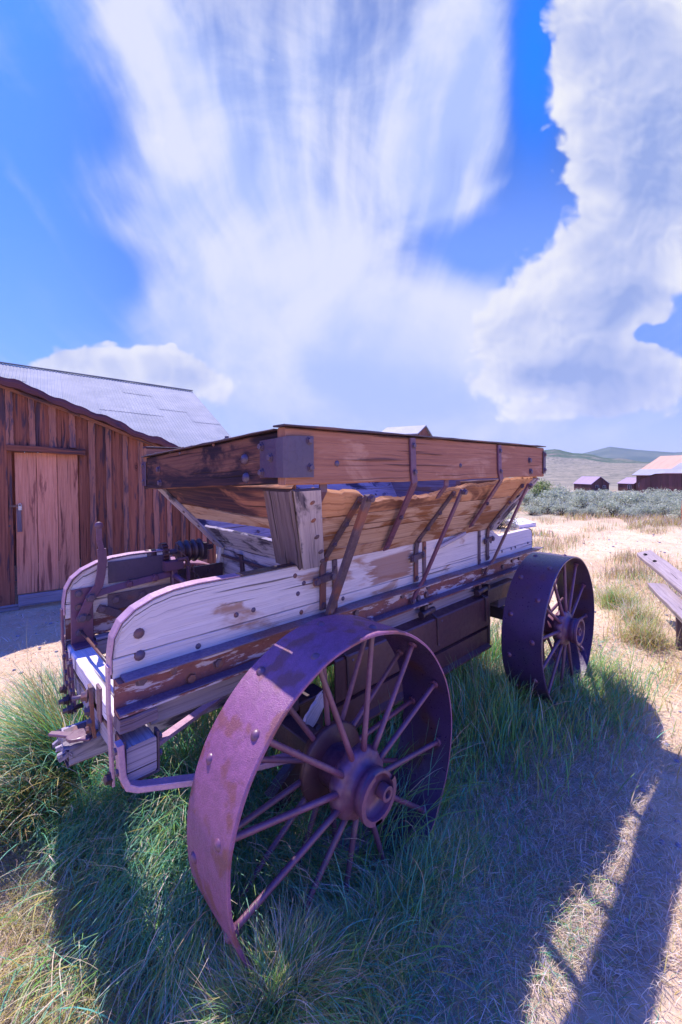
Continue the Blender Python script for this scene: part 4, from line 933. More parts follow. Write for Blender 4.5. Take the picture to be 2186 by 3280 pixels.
for i in range(12):
    s0_, s1_ = lerp(SL, SE, i/12), lerp(SL, SE, (i+1)/12)
    A, B_, C_, D_ = [bp_(s, lerp(nr, 2*nr-ne, t), lerp(zr_, ze, t)+.045*(SE-s)) for s, t in ((s0_, 0), (s1_, 0), (s1_, 1), (s0_, 1))]
    q = len(b.v); b.v += [tuple(A), tuple(B_), tuple(C_), tuple(D_)]; b.face([q, q+1, q+2, q+3], [(0, 0)]*4, 1.)
b.build('back_roof', M['corr'], barn)

# ------------------------------------------------------------------ far buildings
M['shingle'] = wood('orange_shingles', (.60, .38, .27), (.50, .31, .23), (.30, .17, .13), crack=.4, grain=.12)  # orange is the shingles' own colour
M['farwall'] = wood('dark_ranch_boards', (.13, .05, .045), (.085, .03, .035), (.03, .015, .02), crack=.4, grain=.2)
M['lilac'] = wood('faded_lilac_shingles', (.40, .30, .42), (.32, .24, .34), (.20, .15, .22), crack=.4, grain=.12)
M['metalroof'] = metal('pale_metal_sheet', (.30, .30, .38), (.25, .25, .33), None, .5, .5, .5, 1., .05)
M['dark'] = metal('dark_opening', (.012, .010, .014), (.010, .008, .012), None, .5, .9, .1, 1., .0)
def quad(b, pts, tone=1., mi=0, us=1.):
    q = len(b.v); pts = [V(p) for p in pts]; b.v += [tuple(p) for p in pts]; b.cur = mi
    ax = (pts[1]-pts[0]).normalized(); n = (pts[1]-pts[0]).cross(pts[-1]-pts[0]).normalized(); ay = n.cross(ax)
    b.face(list(range(q, q+len(pts))), [((p-pts[0]).dot(ay)*us, (p-pts[0]).dot(ax)*us) for p in pts], tone)
def house(name, P0, P1, depth, zb, z_e, z_r, wallm, roofm, label, cat='shed', ridge='depth', rear=None, over=.15, openings=()):
    """P0,P1 front wall ends seen from the camera, depth: length going away. ridge 'depth': gable faces front; 'along': eave faces front"""
    P0, P1 = V((*P0, 0)), V((*P1, 0)); d = (P1-P0); L = d.length; d.normalize(); n = V((-d.y, d.x, 0))
    if n.dot(P0-V((CAM.x, CAM.y, 0))) < 0: n = -n
    root = empty(name, (P0+P1)/2+n*depth/2+V((0, 0, zb)), label=label, cat=cat)
    q = lambda s, t, z: P0+d*s+n*t+V((0, 0, z))
    b = MB(); T = .12
    ring = [(0, 0), (L, 0), (L, depth), (0, depth)]
    if ridge == 'depth': top = lambda s: z_e+(z_r-z_e)*(1-abs(s-L/2)/(L/2))
    # walls as vertical boards with real thickness
    def wl(a, c_):
        A, C_ = q(a[0], a[1], 0), q(c_[0], c_[1], 0); e = (C_-A); LL = e.length; e.normalize(); N = max(2, int(LL/.35)); nrm = V((-e.y, e.x, 0))
        for i in range(N):
            m_ = A+e*(LL*(i+.5)/N); s_ = (m_-P0).dot(d); t_ = (m_-P0).dot(n)
            zt_ = z_e+(z_r-z_e)*((1-abs(s_-L/2)/(L/2)) if ridge == 'depth' else (1-abs(t_-depth/2)/(depth/2)))
            b.board(m_+V((0, 0, zb-.5)), m_+V((0, 0, max(zt_-.05, z_e-.05))), e*(LL/N-.01), nrm*.06, 2, .004, .004, random.uniform(.7, 1.3))
    for a, c_ in zip(ring, ring[1:]+ring[:1]): wl(a, c_)
    b.build('wall', M[wallm], root)
    rb = MB()
    def roofpl(A, B_, C_, D_):
        A, B_, C_, D_ = V(A), V(B_), V(C_), V(D_); nn = (B_-A).cross(D_-A).normalized()*.06
        if nn.z < 0: nn = -nn
        quad(rb, [A+nn, B_+nn, C_+nn, D_+nn], us=1.); quad(rb, [A, B_, C_, D_]); quad(rb, [A, B_, B_+nn, A+nn]); quad(rb, [B_, C_, C_+nn, B_+nn]); quad(rb, [C_, D_, D_+nn, C_+nn]); quad(rb, [D_, A, A+nn, D_+nn])
    if ridge == 'depth':
        k = (z_r-z_e)/(L/2)
        roofpl(q(-over, -over, z_e-k*over), q(-over, depth+over, z_e-k*over), q(L/2, depth+over, z_r), q(L/2, -over, z_r))
        roofpl(q(L+over, -over, z_e-k*over), q(L+over, depth+over, z_e-k*over), q(L/2, depth+over, z_r), q(L/2, -over, z_r))
    else:
        k = (z_r-z_e)/(depth/2)
        roofpl(q(-over, -over, z_e-k*over), q(L+over, -over, z_e-k*over), q(L+over, depth/2, z_r), q(-over, depth/2, z_r))
        roofpl(q(-over, depth+over, z_e-k*over), q(L+over, depth+over, z_e-k*over), q(L+over, depth/2, z_r), q(-over, depth/2, z_r))
    rb.build('roof', M[roofm], root)
    for kind, s0, s1, z0, z1 in openings:
        o = MB(); o.box((0, 0, 0), (.01, .01, .01)); o = MB()
        o.board(q((s0+s1)/2, -.05, z0), q((s0+s1)/2, -.05, z1), d*(s1-s0), n*.05, 1, .005, 0, 1.); ob = o.build(kind, M['dark'], root)
        f = MB(); w_ = .07
        for (a0, b0, a1, b1) in ((s0, z0, s0, z1), (s1, z0, s1, z1), (s0, z1, s1, z1), ((s0+s1)/2, z0, (s0+s1)/2, z1)):
            f.board(q(a0, -.085, b0), q(a1, -.085, b1), (d if a0 == a1 else V((0, 0, 1)))*w_, n*.03, 1, .005, 0, 1.)
        f.build('frame', M['grey'], ob)
    return root, q
house('cabin', (86.5, 24.0), (89.1, 21.85), 5.2, -1.95, -1.03, .25, 'farwall', 'lilac', 'small dark cabin with front gable standing alone beyond the sagebrush', 'cabin', 'depth', openings=(('window', .75, 1.35, -1.75, -1.28), ('door', 2.15, 2.7, -1.9, -1.35)))
hb, q = house('ranch_barn', (88.1, 17.4), (84.3, 8.4), 14., -1.95, .72, 3.95, 'farwall', 'shingle', 'large dark barn with orange shingle roof beyond the sagebrush', 'barn', 'along', over=.5, openings=(('window', .5, 1.9, -1.6, -.78),))
def strip(name, s0, s1, t0, t1, mt, root):
    zz_ = lambda t: .72+(3.95-.72)*t/7.; nz = V((0, 0, .10)); b = MB()
    for z_ in (.10, .13): quad(b, [q(s0, t0, zz_(t0)+z_), q(s1, t0, zz_(t0)+z_), q(s1, t1, zz_(t1)+z_), q(s0, t1, zz_(t1)+z_)])
    quad(b, [q(s0, t0, zz_(t0)+.10), q(s1, t0, zz_(t0)+.10), q(s1, t0, zz_(t0)+.13), q(s0, t0, zz_(t0)+.13)]); b.build(name, M[mt], root)
strip('metal_eave_strip', -.5, 10.2, -.52, 1.7, 'metalroof', hb)
strip('metal_patch', 4.6, 7.6, 1.72, 3.9, 'metalroof', hb)
b = MB()
for i in range(18):
    s0 = 2.2+i*.42; zt_ = min(.80, -.05+(s0-2.2)*.34); b.board(q(s0+.21, -2.4, -2.4), q(s0+.21, -2.4, zt_), (q(1, 0, 0)-q(0, 0, 0))*.41, (q(0, 1, 0)-q(0, 0, 0))*.06, 2, .004, .004, random.uniform(.8, 1.5))
b.build('lean_to_wall', M['farwall'], hb)
b = MB(); quad(b, [q(2.0, -2.6, -.10), q(4.8, -2.6, .86), q(4.8, 0, .95), q(2.0, 0, .0)]); quad(b, [q(4.8, -2.6, .86), q(10, -2.6, .86), q(10, 0, .95), q(4.8, 0, .95)]); b.build('lean_to_roof', M['farwall'], hb)
house('shed', (91.2, 20.9), (89.2, 18.0), 4., -1.95, -.95, .05, 'farwall', 'lilac', 'low pink roofed shed joined to the left end of the large barn', 'shed', 'along', openings=(('door', 2.3, 3.0, -2., -1.2),))
house('shed', (149.6, 55.7), (150.4, 53.4), 4., -4.9, -4.1, -3.3, 'farwall', 'lilac', 'tiny lilac roofed shed farthest away at the foot of the hill', 'shed', 'along')
house('shed', (102.0, 41.6), (102.8, 38.4), 3., -3.9, -3.3, -2.75, 'farwall', 'lilac', 'low dark flat shed just right of the wagon box beside a paling fence', 'shed', 'along')
fe = empty('paling_fence', (64.7, 25.9, gz(64.7, 25.9)), label='rough paling fence in the sagebrush close to the wagon box', cat='fence')
for i in range(14):
    b = MB(); x, y = lerp(64.2, 65.0, i/13), lerp(27.6, 25.2, i/13); z = gz(x, y); b.board((x, y, z-.1), (x+random.uniform(-.05, .05), y, z+random.uniform(.85, 1.15)), (.04, -.12, 0), (.05, .016, 0), 2, .005, .004); b.build('paling', M['darkgrey'], fe)
b = MB(); b.board((64.25, 27.6, gz(64, 27)+.6), (65.05, 25.2, gz(65, 25)+.6), (0, 0, .1), (.05, .016, 0), 3); b.build('rail', M['darkgrey'], fe)
rt_, q2 = house('gabled_building', (18.45, 15.57), (19.2, 13.45), 3.1, 0., 3.62, 4.2, 'barn', 'metalroof', 'distant gabled building whose metal roof peak shows above the wagon box', 'building', 'along', over=.12)

# ------------------------------------------------------------------ odd pieces of timber and stones
def plank(label, p0, p1, W, T, mt='bleach', **k):
    b = MB(); b.board(p0, p1, W, T, 16, .006, .004, 1., **k); o = b.build('weathered_plank', M[mt], None); return tag(o, label, 'plank')
d1 = V((-.925, -.38, -.01)); wdir = V((.38, -.925, 0))
pk = plank('long sun bleached plank with bolt holes jutting out above the grass', V((6.20, .285, .47)), V((6.20, .285, .47))+d1*3.6, wdir*.15+V((0, 0, .05)), (0, .01, .05), rough_end=.02)
for t, o_ in ((.22, -.03), (.60, -.02), (1.0, .05)):
    b = MB(); pp = V((6.20, .285, .47))+d1*t+wdir*o_+V((0, 0, .026)); b.bolt(pp, (0, 0, 1), .018, .012, False); b.build('bolt', M['dark'], pk)
pk2 = plank('shorter splintered grey plank lying below the long bleached plank', V((5.06, -.045, .345)), V((5.06, -.045, .345))+d1*2.6, wdir*.15, (0, .01, .055), 'bleach', rough_end=.03)
b = MB(); b.board((3.05, -1.15, .26), (3.95, -.52, .26), (0, 0, .12), (.10, -.07, 0), 6, .01, .006, .8); b.board((3.85, -.58, .0), (3.85, -.58, .26), (.10, 0, 0), (0, .10, 0), 2, .006, .004, .8); b.board((3.15, -.95, .0), (3.15, -.95, .3), (.12, 0, 0), (0, .12, 0), 2, .006, .004, .8)
tag(b.build('timber_trestle', M['darkgrey'], None), 'dark low timber trestle carrying the bleached planks at the right edge', 'trestle')
b = MB(); b.board((4.30, -.36, gz(4.4, -.3)-.02), (4.30, -.36, .315), (.10, 0, 0), (0, .10, 0), 4, .01, .006, .7); tag(b.build('timber_block', M['darkgrey'], None), 'dark upright timber block propping up the bleached planks', 'timber block')
b = MB(); b.board((14.85, 1.07, gz(14.8, 1.1)-.1), (14.87, 1.05, gz(14.8, 1.1)+.72), (.05, -.10, 0), (.06, .03, 0), 5, .01, .01, 1.); b.board((14.87, 1.05, gz(14.8, 1.1)+.30), (15.2, -.4, gz(15, 0)+.28), (0, 0, .10), (.04, .01, 0), 3, .005, .005, 1.)
tag(b.build('fence_post', M['door'], None), 'reddish brown wooden post with a rail at the far right edge of the dry meadow', 'post')
z_ = gz(10.9, 3.8)
b = MB(); b.board((10.55, 3.95, z_+.10), (11.35, 3.85, z_+.10), (.10, .42, .10), (0, 0, .10), 3, .01, .004, 1.1); b.box((10.6, 3.75, z_-.02), (11.3, 4.05, z_+.08)); tag(b.build('crate_lid', M['white'], None), 'pale flat box lying on the sand behind the rear of the wagon', 'box')
b = MB(); b.board((15.4, 5.3, gz(15.4, 5.3)+.06), (16.9, 4.5, gz(16.9, 4.5)+.07), (.05, .10, 0), (0, 0, .07), 4, .01, .01); tag(b.build('fallen_plank', M['white'], None), 'fallen grey plank on the ground in front of the sagebrush', 'plank')
b = MB(); b.board((.84, .335, .028), (1.22, .215, .030), (.035, .10, 0), (0, 0, .035), 6, .004, .002); tag(b.build('ground_plank', M['sillb'], None), 'short grey board lying in the grass inside the near front wheel', 'plank')
def stone(x, y, r, label):
    b = MB(); secs = []; n = 14; ph = random.uniform(0, 6)
    for i in range(8):
        t = PI*i/7; ring = []
        for j in range(n):
            a = 2*PI*j/n; rr = r*(1+.18*math.sin(2*a+ph)*math.sin(t)+.10*math.sin(3*t+a*3+ph)); ring.append(V((x+rr*math.sin(t)*math.cos(a)*1.2, y+rr*math.sin(t)*math.sin(a), gz(x, y)+r*.35-rr*.75*math.cos(t))))
        secs.append(ring)
    b.loft(secs, [i*r*.4 for i in range(8)], [j*r*.4 for j in range(n+1)], 1., True); return tag(b.build('stone', M['stone'], None), label, 'stone', 'stones inside the front wheel')
stone(.83, .275, .036, 'largest grey stone on the ground inside the front wheel'); stone(.885, .262, .026, 'small round stone beside the short grey board inside the wheel'); stone(.865, .205, .030, 'pale stone nearest the wheel rim at the bottom of the spokes'); stone(.955, .19, .022, 'smallest pebble lying right of the other wheel stones')

# ------------------------------------------------------------------ grass
rs = np.random.RandomState(11)
def grass_material(name, rough=.55):
    m, w, p = mat(name); n = m.node_tree
    c = w.new('ShaderNodeAttribute', attribute_name='bcol').outputs['Color']
    w.l.new(c, p.inputs['Base Color']); p.inputs['Roughness'].default_value = rough; p.inputs['Specular IOR Level'].default_value = .45
    tr = w.new('ShaderNodeBsdfTranslucent'); w.l.new(c, tr.inputs['Color'])
    mx = w.new('ShaderNodeMixShader'); mx.inputs[0].default_value = .35
    out = [x for x in w.n if x.type == 'OUTPUT_MATERIAL'][0]
    w.l.new(p.outputs[0], mx.inputs[1]); w.l.new(tr.outputs[0], mx.inputs[2]); w.l.new(mx.outputs[0], out.inputs[0])
    return m
M['grass'] = grass_material('grass_blade')
def vnoise(x, y, f, seed=0):
    r = np.random.RandomState(seed); v = 0
    for i in range(5):
        a = r.uniform(0, 2*PI); k = f*r.uniform(.6, 1.6); v = v+np.sin((x*math.cos(a)+y*math.sin(a))*k+r.uniform(0, 6))
    return v/5*.9
def blades(name, x, y, az, lean, curl, L, w, colr, K=4, tip=.25, origin=None, kind='stuff', twist=None, z0=None):
    N = len(x); z = ground_z(x, y)-.004 if z0 is None else z0
    cols = np.broadcast_to(np.asarray(colr, float), (N, 3))
    P = np.zeros((N, K+1, 3)); P[:, 0] = np.stack([x, y, z], -1); th = lean.copy()
    azk = az.copy(); daz = rs.normal(0, .12, N) if twist is None else twist
    for k in range(K):
        th = lean+curl*((k+.5)/K)**1.3; d = np.stack([np.sin(th)*np.cos(azk), np.sin(th)*np.sin(azk), np.cos(th)], -1)
        P[:, k+1] = P[:, k]+d*(L/K)[:, None]; azk = azk+daz
    gzv = ground_z(P[..., 0], P[..., 1]); lift = .003+rs.uniform(0, .03, N)[:, None]*np.clip(L, 0, .5)[:, None]
    P[:, 1:, 2] = np.maximum(P[:, 1:, 2], (gzv+lift)[:, 1:])
    s = np.stack([-np.sin(az), np.cos(az), rs.normal(0, .25, N)], -1)
    prof = np.array([.75]+[1-.75*((k)/K)**2.2 for k in range(1, K)])
    vs = np.zeros((N, 2*K+1, 3))
    for k in range(K):
        o = s*(w*prof[k]/2)[:, None]; vs[:, 2*k] = P[:, k]-o; vs[:, 2*k+1] = P[:, k]+o
    vs[:, 2*K] = P[:, K]
    b = (np.arange(N)*(2*K+1))[:, None]
    quads = np.concatenate([b+np.array([[2*k, 2*k+1, 2*k+3, 2*k+2]]) for k in range(K-1)], 0)
    tris = b+np.array([[2*K-2, 2*K-1, 2*K]])
    me = bpy.data.meshes.new(name); nv = N*(2*K+1); nq, ntr = len(quads), len(tris)
    off = np.zeros(3) if origin is None else np.array(origin)
    me.vertices.add(nv); me.vertices.foreach_set('co', (vs.reshape(-1, 3)-off).ravel())
    me.loops.add(nq*4+ntr*3); me.loops.foreach_set('vertex_index', np.concatenate([quads.ravel(), tris.ravel()]).astype(np.int32))
    me.polygons.add(nq+ntr); me.polygons.foreach_set('loop_start', np.concatenate([np.arange(nq)*4, nq*4+np.arange(ntr)*3]).astype(np.int32))
    me.update(calc_edges=True)
    c = np.ones((N, 2*K+1, 4)); c[..., :3] = cols[:, None, :]
    k_ = np.repeat(np.arange(K+1), 2)[:2*K+1]/K; tipc = np.array([.58, .46, .30])
    f = (np.clip((k_-.7)/.3, 0, 1)*tip)[None, :, None]; c[..., :3] = c[..., :3]*(1-f)+tipc*f
    a = me.color_attributes.new('bcol', 'FLOAT_COLOR', 'POINT'); a.data.foreach_set('color', c.ravel())
    me.materials.append(M['grass']); o = bpy.data.objects.new(name, me); col.objects.link(o)
    if origin is not None: o.location = origin
    if kind: o['kind'] = kind
    return o
GREEN, BLUEG, STRAW, BROWN, OLIVE, PALE = [np.array(c) for c in ((.21, .46, .10), (.14, .46, .29), (.68, .55, .38), (.42, .28, .17), (.50, .42, .12), (.76, .66, .58))]
def mixc(N, wts, cols, jit=.25):
    wts = np.array(wts, float); wts = wts/wts.sum(-1, keepdims=True)
    if wts.ndim == 1: wts = np.repeat(wts[None], N, 0)
    r = rs.uniform(0, 1, N); cum = np.cumsum(wts, 1); idx = np.minimum((r[:, None] > cum).sum(1), len(cols)-1)
    c = np.array(cols)[idx]*rs.uniform(1-jit, 1+jit, (N, 1))*rs.uniform(.93, 1.07, (N, 3)); return c
U = rs.uniform
D2 = math.radians
def fr(x, y):    # forward/right distance from where the photographer stands
    dx, dy = x-CAM.x, y-CAM.y; return dx*math.sin(YAW)+dy*math.cos(YAW), dx*math.cos(YAW)-dy*math.sin(YAW)
# 1 short matted lawn all round the wagon
N = 330000; x = U(-.9, 4.4, N); y = U(-1.6, 2.9, N)
f_, r_ = fr(x, y); n1 = vnoise(x, y, 4., 3); n2 = vnoise(x, y, 13., 4); n3 = vnoise(x, y, 1.7, 8)
keep = (f_ > .9) & (np.abs(r_) < f_*.95+.3)
dens = 1/(1+np.exp(-((1.0-(((x-1.15)/2.15)**2+((y-.35)/1.15)**2))*5+n1*1.3)))
dens *= np.where((y > 1.2+.3*n1) & (x < 1.2), .22, 1)*np.where((x < .05) & (y > .75), .55, 1)
dens = np.maximum(dens, .28*(1/(1+np.exp(-(n1+n3)*5))))
dens *= np.clip(2.6/np.maximum(f_, 1.), .22, 1)
dens *= 1-.6*np.clip((-.50-y)*5, 0, 1)
dens *= 1-.8*np.clip((x-2.75)*2.5, 0, 1)*np.clip((.15-y)*4, 0, 1)
keep &= U(0, 1, N) < dens
x, y, f_, r_, n1, n2, n3 = [a[keep] for a in (x, y, f_, r_, n1, n2, n3)]; N = len(x)
gr = np.clip(.36-(y+.45)*-.45-np.clip((x-.9)*.28, 0, .5)+n1*.45, .06, .9); left = np.clip((.45-x)*3, 0, 1); edge = np.clip((-.35-y)*3, 0, 1)
wt = np.stack([gr*.9*(1-edge*.7)*(1-.7*left), gr*1.1*(1-left)*(1-edge), .30+.6*(1-gr)+left*1.2, .18+.1*n2, left*3.2+.15, .22+(1-gr)*.35+.3*edge], -1); wt = np.clip(wt, .01, None)
L = U(.04, .10, N)*(1+.35*left)*(1-.35*edge)*(1+.35*n1)
blades('lawn_grass', x, y, np.where(U(0, 1, N) < .4, U(-PI, PI, N), rs.normal(-2.0, .9, N)+n2), U(.25, 1.1, N), U(.3, 1.6, N), L, U(.0011, .0024, N)*np.clip(f_/1.6, 1, 2.2), mixc(N, wt, [GREEN, BLUEG, STRAW, BROWN, OLIVE, PALE]), 3)
# 2 long blue green blades flopping out from below the front of the wagon
N = 15000; x = rs.normal(.68, .22, N); y = U(.12, 1.25, N); k = (x > .36+.25*np.clip(.5-y, 0, .4)) & (x < 1.02) & (U(0, 1, N) < np.clip(1.3-np.abs(y-.55)*.9, .3, 1)); x, y = x[k], y[k]; N = len(x)
x = x-.12*(y > .9)
az = rs.normal(-1.95, .28, N); L = U(.20, .56, N)*np.where(y < .25, .6, 1)*np.clip(.55+(x-.36)*1.6, .5, 1)
blades('long_grass', x, y, az, U(.05, .55, N), U(.7, 1.9, N), L, U(.0022, .0046, N), mixc(N, [3, 6, 1.2, .5, .5], [GREEN, BLUEG, PALE, STRAW, OLIVE]), 6, .3)
# 2a fringe that swallows the bottom of the front wheel
N = 9000; x = U(.44, 1.50, N); y = -.01-np.abs(rs.normal(0, .07, N)); hgt = np.clip(1.15-np.abs(x-.62)*.55, .55, 1.2)
blades('fringe_grass', x, y, U(-PI, PI, N), U(.0, .5, N), U(.4, 1.9, N), U(.07, .17, N)*hgt, U(.0014, .0030, N), mixc(N, [5, 4, 2.0, .8, 2.0, 1.], [GREEN, BLUEG, STRAW, BROWN, OLIVE, PALE]), 5, .35)
N = 1300; x = U(.50, 1.45, N); y = U(.01, .28, N)
blades('fringe_grass', x, y, U(-PI, PI, N), U(.0, .8, N), U(.4, 1.9, N), U(.05, .13, N), U(.0014, .0028, N), mixc(N, [3, 4, 2.0, 1.5, 1.0, 1.], [GREEN, BLUEG, STRAW, BROWN, OLIVE, PALE]), 4, .35)
N = 5200; x = rs.normal(.555, .065, N); y = -.015-np.abs(rs.normal(0, .05, N))
blades('fringe_grass', x, y, U(-PI, PI, N), U(.0, .45, N), U(.3, 2.4, N), U(.10, .27, N)*np.clip(1.1-np.clip(x-.60, 0, 1)*4., .5, 1.1), U(.0016, .0034, N), mixc(N, [6, 2, 2.5, .8, 2.5, 1.], [GREEN, BLUEG, STRAW, BROWN, OLIVE, PALE]), 7, .35)
# 2b curling dry and green stems at the foot of the front wheel
N = 4200; x = rs.normal(.66, .17, N); y = rs.normal(-.05, .09, N)
blades('curly_grass', x, y, U(-PI, PI, N), U(.1, .7, N), U(1.2, 3.6, N), U(.10, .27, N), U(.0016, .0032, N), mixc(N, [5, 2, 2.2, .8, 2.5], [GREEN, BLUEG, STRAW, BROWN, OLIVE]), 8, .4, twist=rs.normal(0, .25, N))
N = 500; x = rs.normal(.30, .12, N); y = rs.normal(.60, .2, N)
blades('curly_grass', x, y, rs.normal(-2.3, .6, N), U(.3, 1., N), U(.8, 2.2, N), U(.14, .34, N), U(.002, .0036, N), mixc(N, [3, 3, 2., .8, 2.0], [GREEN, BLUEG, STRAW, BROWN, OLIVE]), 7, .4)
# 3 upright green grass between and beneath the wheels
N = 5200; x = U(1.15, 3.25, N); y = rs.normal(.22, .22, N); k = (y > -.25) & (y < .75) & (U(0, 1, N) < .35+.65*(vnoise(x, y, 7., 5) > -.1)); x, y = x[k], y[k]; N = len(x)
cut = (np.abs(x-BX) < .5) & (y > .01) & (y < .24) & (np.abs(x-BX) > .03); 
L = U(.08, .24, N)*(1+.95*np.exp(-((x-2.2)/.28)**2))*np.where(y < .05, .6, 1)*np.where((x < 1.9) & (y < .3), .6, 1)*np.where((x > 2.5), .85, 1)
blades('upright_grass', x, y, U(-PI, PI, N), U(.0, .35, N), U(.1, 1.2, N), L, U(.0030, .0060, N), mixc(N, [7, 3, 1., .6, 1.4], [GREEN, BLUEG, STRAW, BROWN, OLIVE]), 5, .3)
N = 4200; x = rs.normal(2.9, .32, N); y = rs.normal(-.02, .17, N); k = U(0, 1, N) < .9; x, y = x[k], y[k]; N = len(x)
blades('upright_grass', x, y, rs.normal(-.8, 1.3, N), U(.1, .6, N), U(.2, 1.2, N), U(.07, .22, N), U(.003, .005, N), mixc(N, [6, 2, 1.4, .8, 3.], [GREEN, BLUEG, STRAW, BROWN, OLIVE]), 4, .3)
# 3b under the wagon and behind it
N = 9000; x = U(.9, 3.3, N); y = U(.55, 1.9, N)
blades('upright_grass', x, y, U(-PI, PI, N), U(.0, .5, N), U(.2, 1.3, N), U(.10, .38, N), U(.003, .006, N), mixc(N, [6, 3, 2., .8, 3.], [GREEN, BLUEG, STRAW, BROWN, OLIVE]), 4, .3)
# stray blades poking through the front wheel
N = 260; x = rs.normal(1.25, .18, N); y = U(.05, .45, N)
blades('stray_grass', x, y, rs.normal(-.6, .8, N), U(.0, .5, N), U(.4, 1.6, N), U(.28, .55, N), U(.003, .0055, N), mixc(N, [5, 5, 1.], [GREEN, BLUEG, STRAW]), 7, .2)
N = 260; x = rs.normal(1.0, .15, N); y = U(-.18, .02, N)
blades('stray_grass', x, y, rs.normal(-1.6, 1.2, N), U(.0, .6, N), U(.2, 1., N), U(.16, .34, N), U(.002, .004, N), mixc(N, [4, 6, 1.], [GREEN, BLUEG, STRAW]), 6, .2)
# 4 the big tussock beside the tongue
def tussock(x0, y0, N, spread, L0, L1, azm, azs, wts, label, wd=(.003, .0055), stalks=0, group=None):
    r = np.abs(rs.normal(0, spread, N)); a = U(-PI, PI, N); x, y = x0+r*np.cos(a), y0+r*np.sin(a)
    az = rs.normal(azm, azs, N); org = (x0, y0, gz(x0, y0))
    o = blades('grass_tussock', x, y, az, U(.05, .75, N), U(.4, 1.3, N), U(L0, L1, N), U(*wd, N), mixc(N, wts, [GREEN, BLUEG, STRAW, BROWN, OLIVE, PALE]), 6, .35, org, None)
    tag(o, label, 'grass tussock', group)
    if stalks:
        n = stalks; x, y = x0+rs.normal(0, .05, n), y0+rs.normal(0, .05, n)
        st = blades('stalk', x, y, rs.normal(azm, .5, n), U(.15, .6, n), U(.2, .8, n), U(L1*1.0, L1*1.35, n), U(.002, .003, n), mixc(n, [1, 2], [OLIVE, STRAW]), 7, .9, org, None)
        st.location = (0, 0, 0); st.parent = o
    return o
tussock(.40, 1.42, 2000, .07, .28, .72, 2.75, .85, [3, 5, 1., .4, 2.5, 1.], 'big feathery green tussock growing beside the broken tongue', stalks=9)
tussock(.20, 1.30, 1500, .09, .15, .42, -2.6, 1.0, [2, 2, 1.5, 1., 4., 0], 'low olive tussock in front of the feathery one by the tongue')
# 5 meadow tufts to the right of the path
spots = [(5.15, .30, .30, 1100, [4, 0, 1.5, .8, 4, 1]), (4.25, -.10, .28, 900, [2, 0, 2, 2, 4, 1]), (4.75, .05, .26, 800, [2, 0, 3, 1, 3, 2]), (3.75, -.55, .2, 600, [2, 0, 3, 1, 4, 2])]
nm = ['bright green tuft of grass farthest along the path edge', 'brown hearted grass tuft at the path edge', 'straw tipped grass tuft between the green and the brown one', 'yellowish grass tuft nearest the camera by the sandy path']
for (a, b_, l, n, wt), lb_ in zip(spots, nm): tussock(a, b_, n, .13, l*.4, l, 0, 2.5, wt, lb_, (.003, .005))
N = 26000; x = U(3.3, 9.5, N); y = U(-1.6, 1.1, N); m_ = vnoise(x, y, 2.6, 12)
band = np.exp(-((y-(.02+.10*(x-4.5)))/.55)**2)*(x > 4.1)*(x < 7.5); k = U(0, 1, N) < np.clip(band*(.55+m_), 0, 1); x, y = x[k], y[k]; N = len(x)
blades('meadow_grass', x, y, U(-PI, PI, N), U(.1, .8, N), U(.3, 1.5, N), U(.07, .20, N), U(.003, .0055, N), mixc(N, [2, .3, 4, 1.2, 4., 2.5], [GREEN, BLUEG, STRAW, BROWN, OLIVE, PALE]), 4, .4)
# upright brown green tufts in rows over the dry meadow
cx_ = []; 
for i in range(900):
    f0 = 5.5+14*rs.uniform()**1.5; r0 = f0*rs.uniform(.35, 1.0); X = CAM.x+f0*math.sin(YAW)+r0*math.cos(YAW); Y = CAM.y+f0*math.cos(YAW)-r0*math.sin(YAW)
    if vnoise(np.array([X*.6]), np.array([Y*2.]), 2.0, 21)[0] > .10: cx_.append((X, Y))
cx_ = np.array(cx_); rep = 34; x = np.repeat(cx_[:, 0], rep)+rs.normal(0, .14, len(cx_)*rep); y = np.repeat(cx_[:, 1], rep)+rs.normal(0, .10, len(cx_)*rep); N = len(x)
blades('meadow_grass', x, y, U(-PI, PI, N), U(.0, .35, N), U(.0, .5, N), U(.06, .20, N), U(.004, .008, N), mixc(N, [.6, .2, 2, 3, 3.5], [GREEN, BLUEG, STRAW, BROWN, OLIVE]), 2, .5)
# flat straw litter on the bare ground
N = 60000; f0 = 1.2+10*rs.uniform(0, 1, N)**1.4; r0 = f0*U(-1.0, 1.0, N); x = CAM.x+f0*math.sin(YAW)+r0*math.cos(YAW); y = CAM.y+f0*math.cos(YAW)-r0*math.sin(YAW)
blades('straw_litter', x, y, U(-PI, PI, N), U(.9, 1.5, N), U(.1, .8, N), U(.03, .10, N), U(.0015, .003, N)*np.clip(f0/2, 1, 4), mixc(N, [5, 2, 4, .6], [STRAW, BROWN, PALE, OLIVE], .3), 2, .2)
# olive gold dry band in front of the sagebrush
N = 30000; f0 = U(9, 17, N); r0 = f0*U(.25, 1.05, N); x = CAM.x+f0*math.sin(YAW)+r0*math.cos(YAW); y = CAM.y+f0*math.cos(YAW)-r0*math.sin(YAW)
m_ = vnoise(x*.5, y*1.3, 2.2, 31); k = m_ > .05; x, y = x[k], y[k]; N = len(x)
blades('meadow_grass', x, y, U(-PI, PI, N), U(.0, .6, N), U(.0, .6, N), U(.08, .22, N), U(.010, .018, N), mixc(N, [.3, 2, 2, 3., 1], [GREEN, STRAW, BROWN, OLIVE, PALE]), 2, .4)

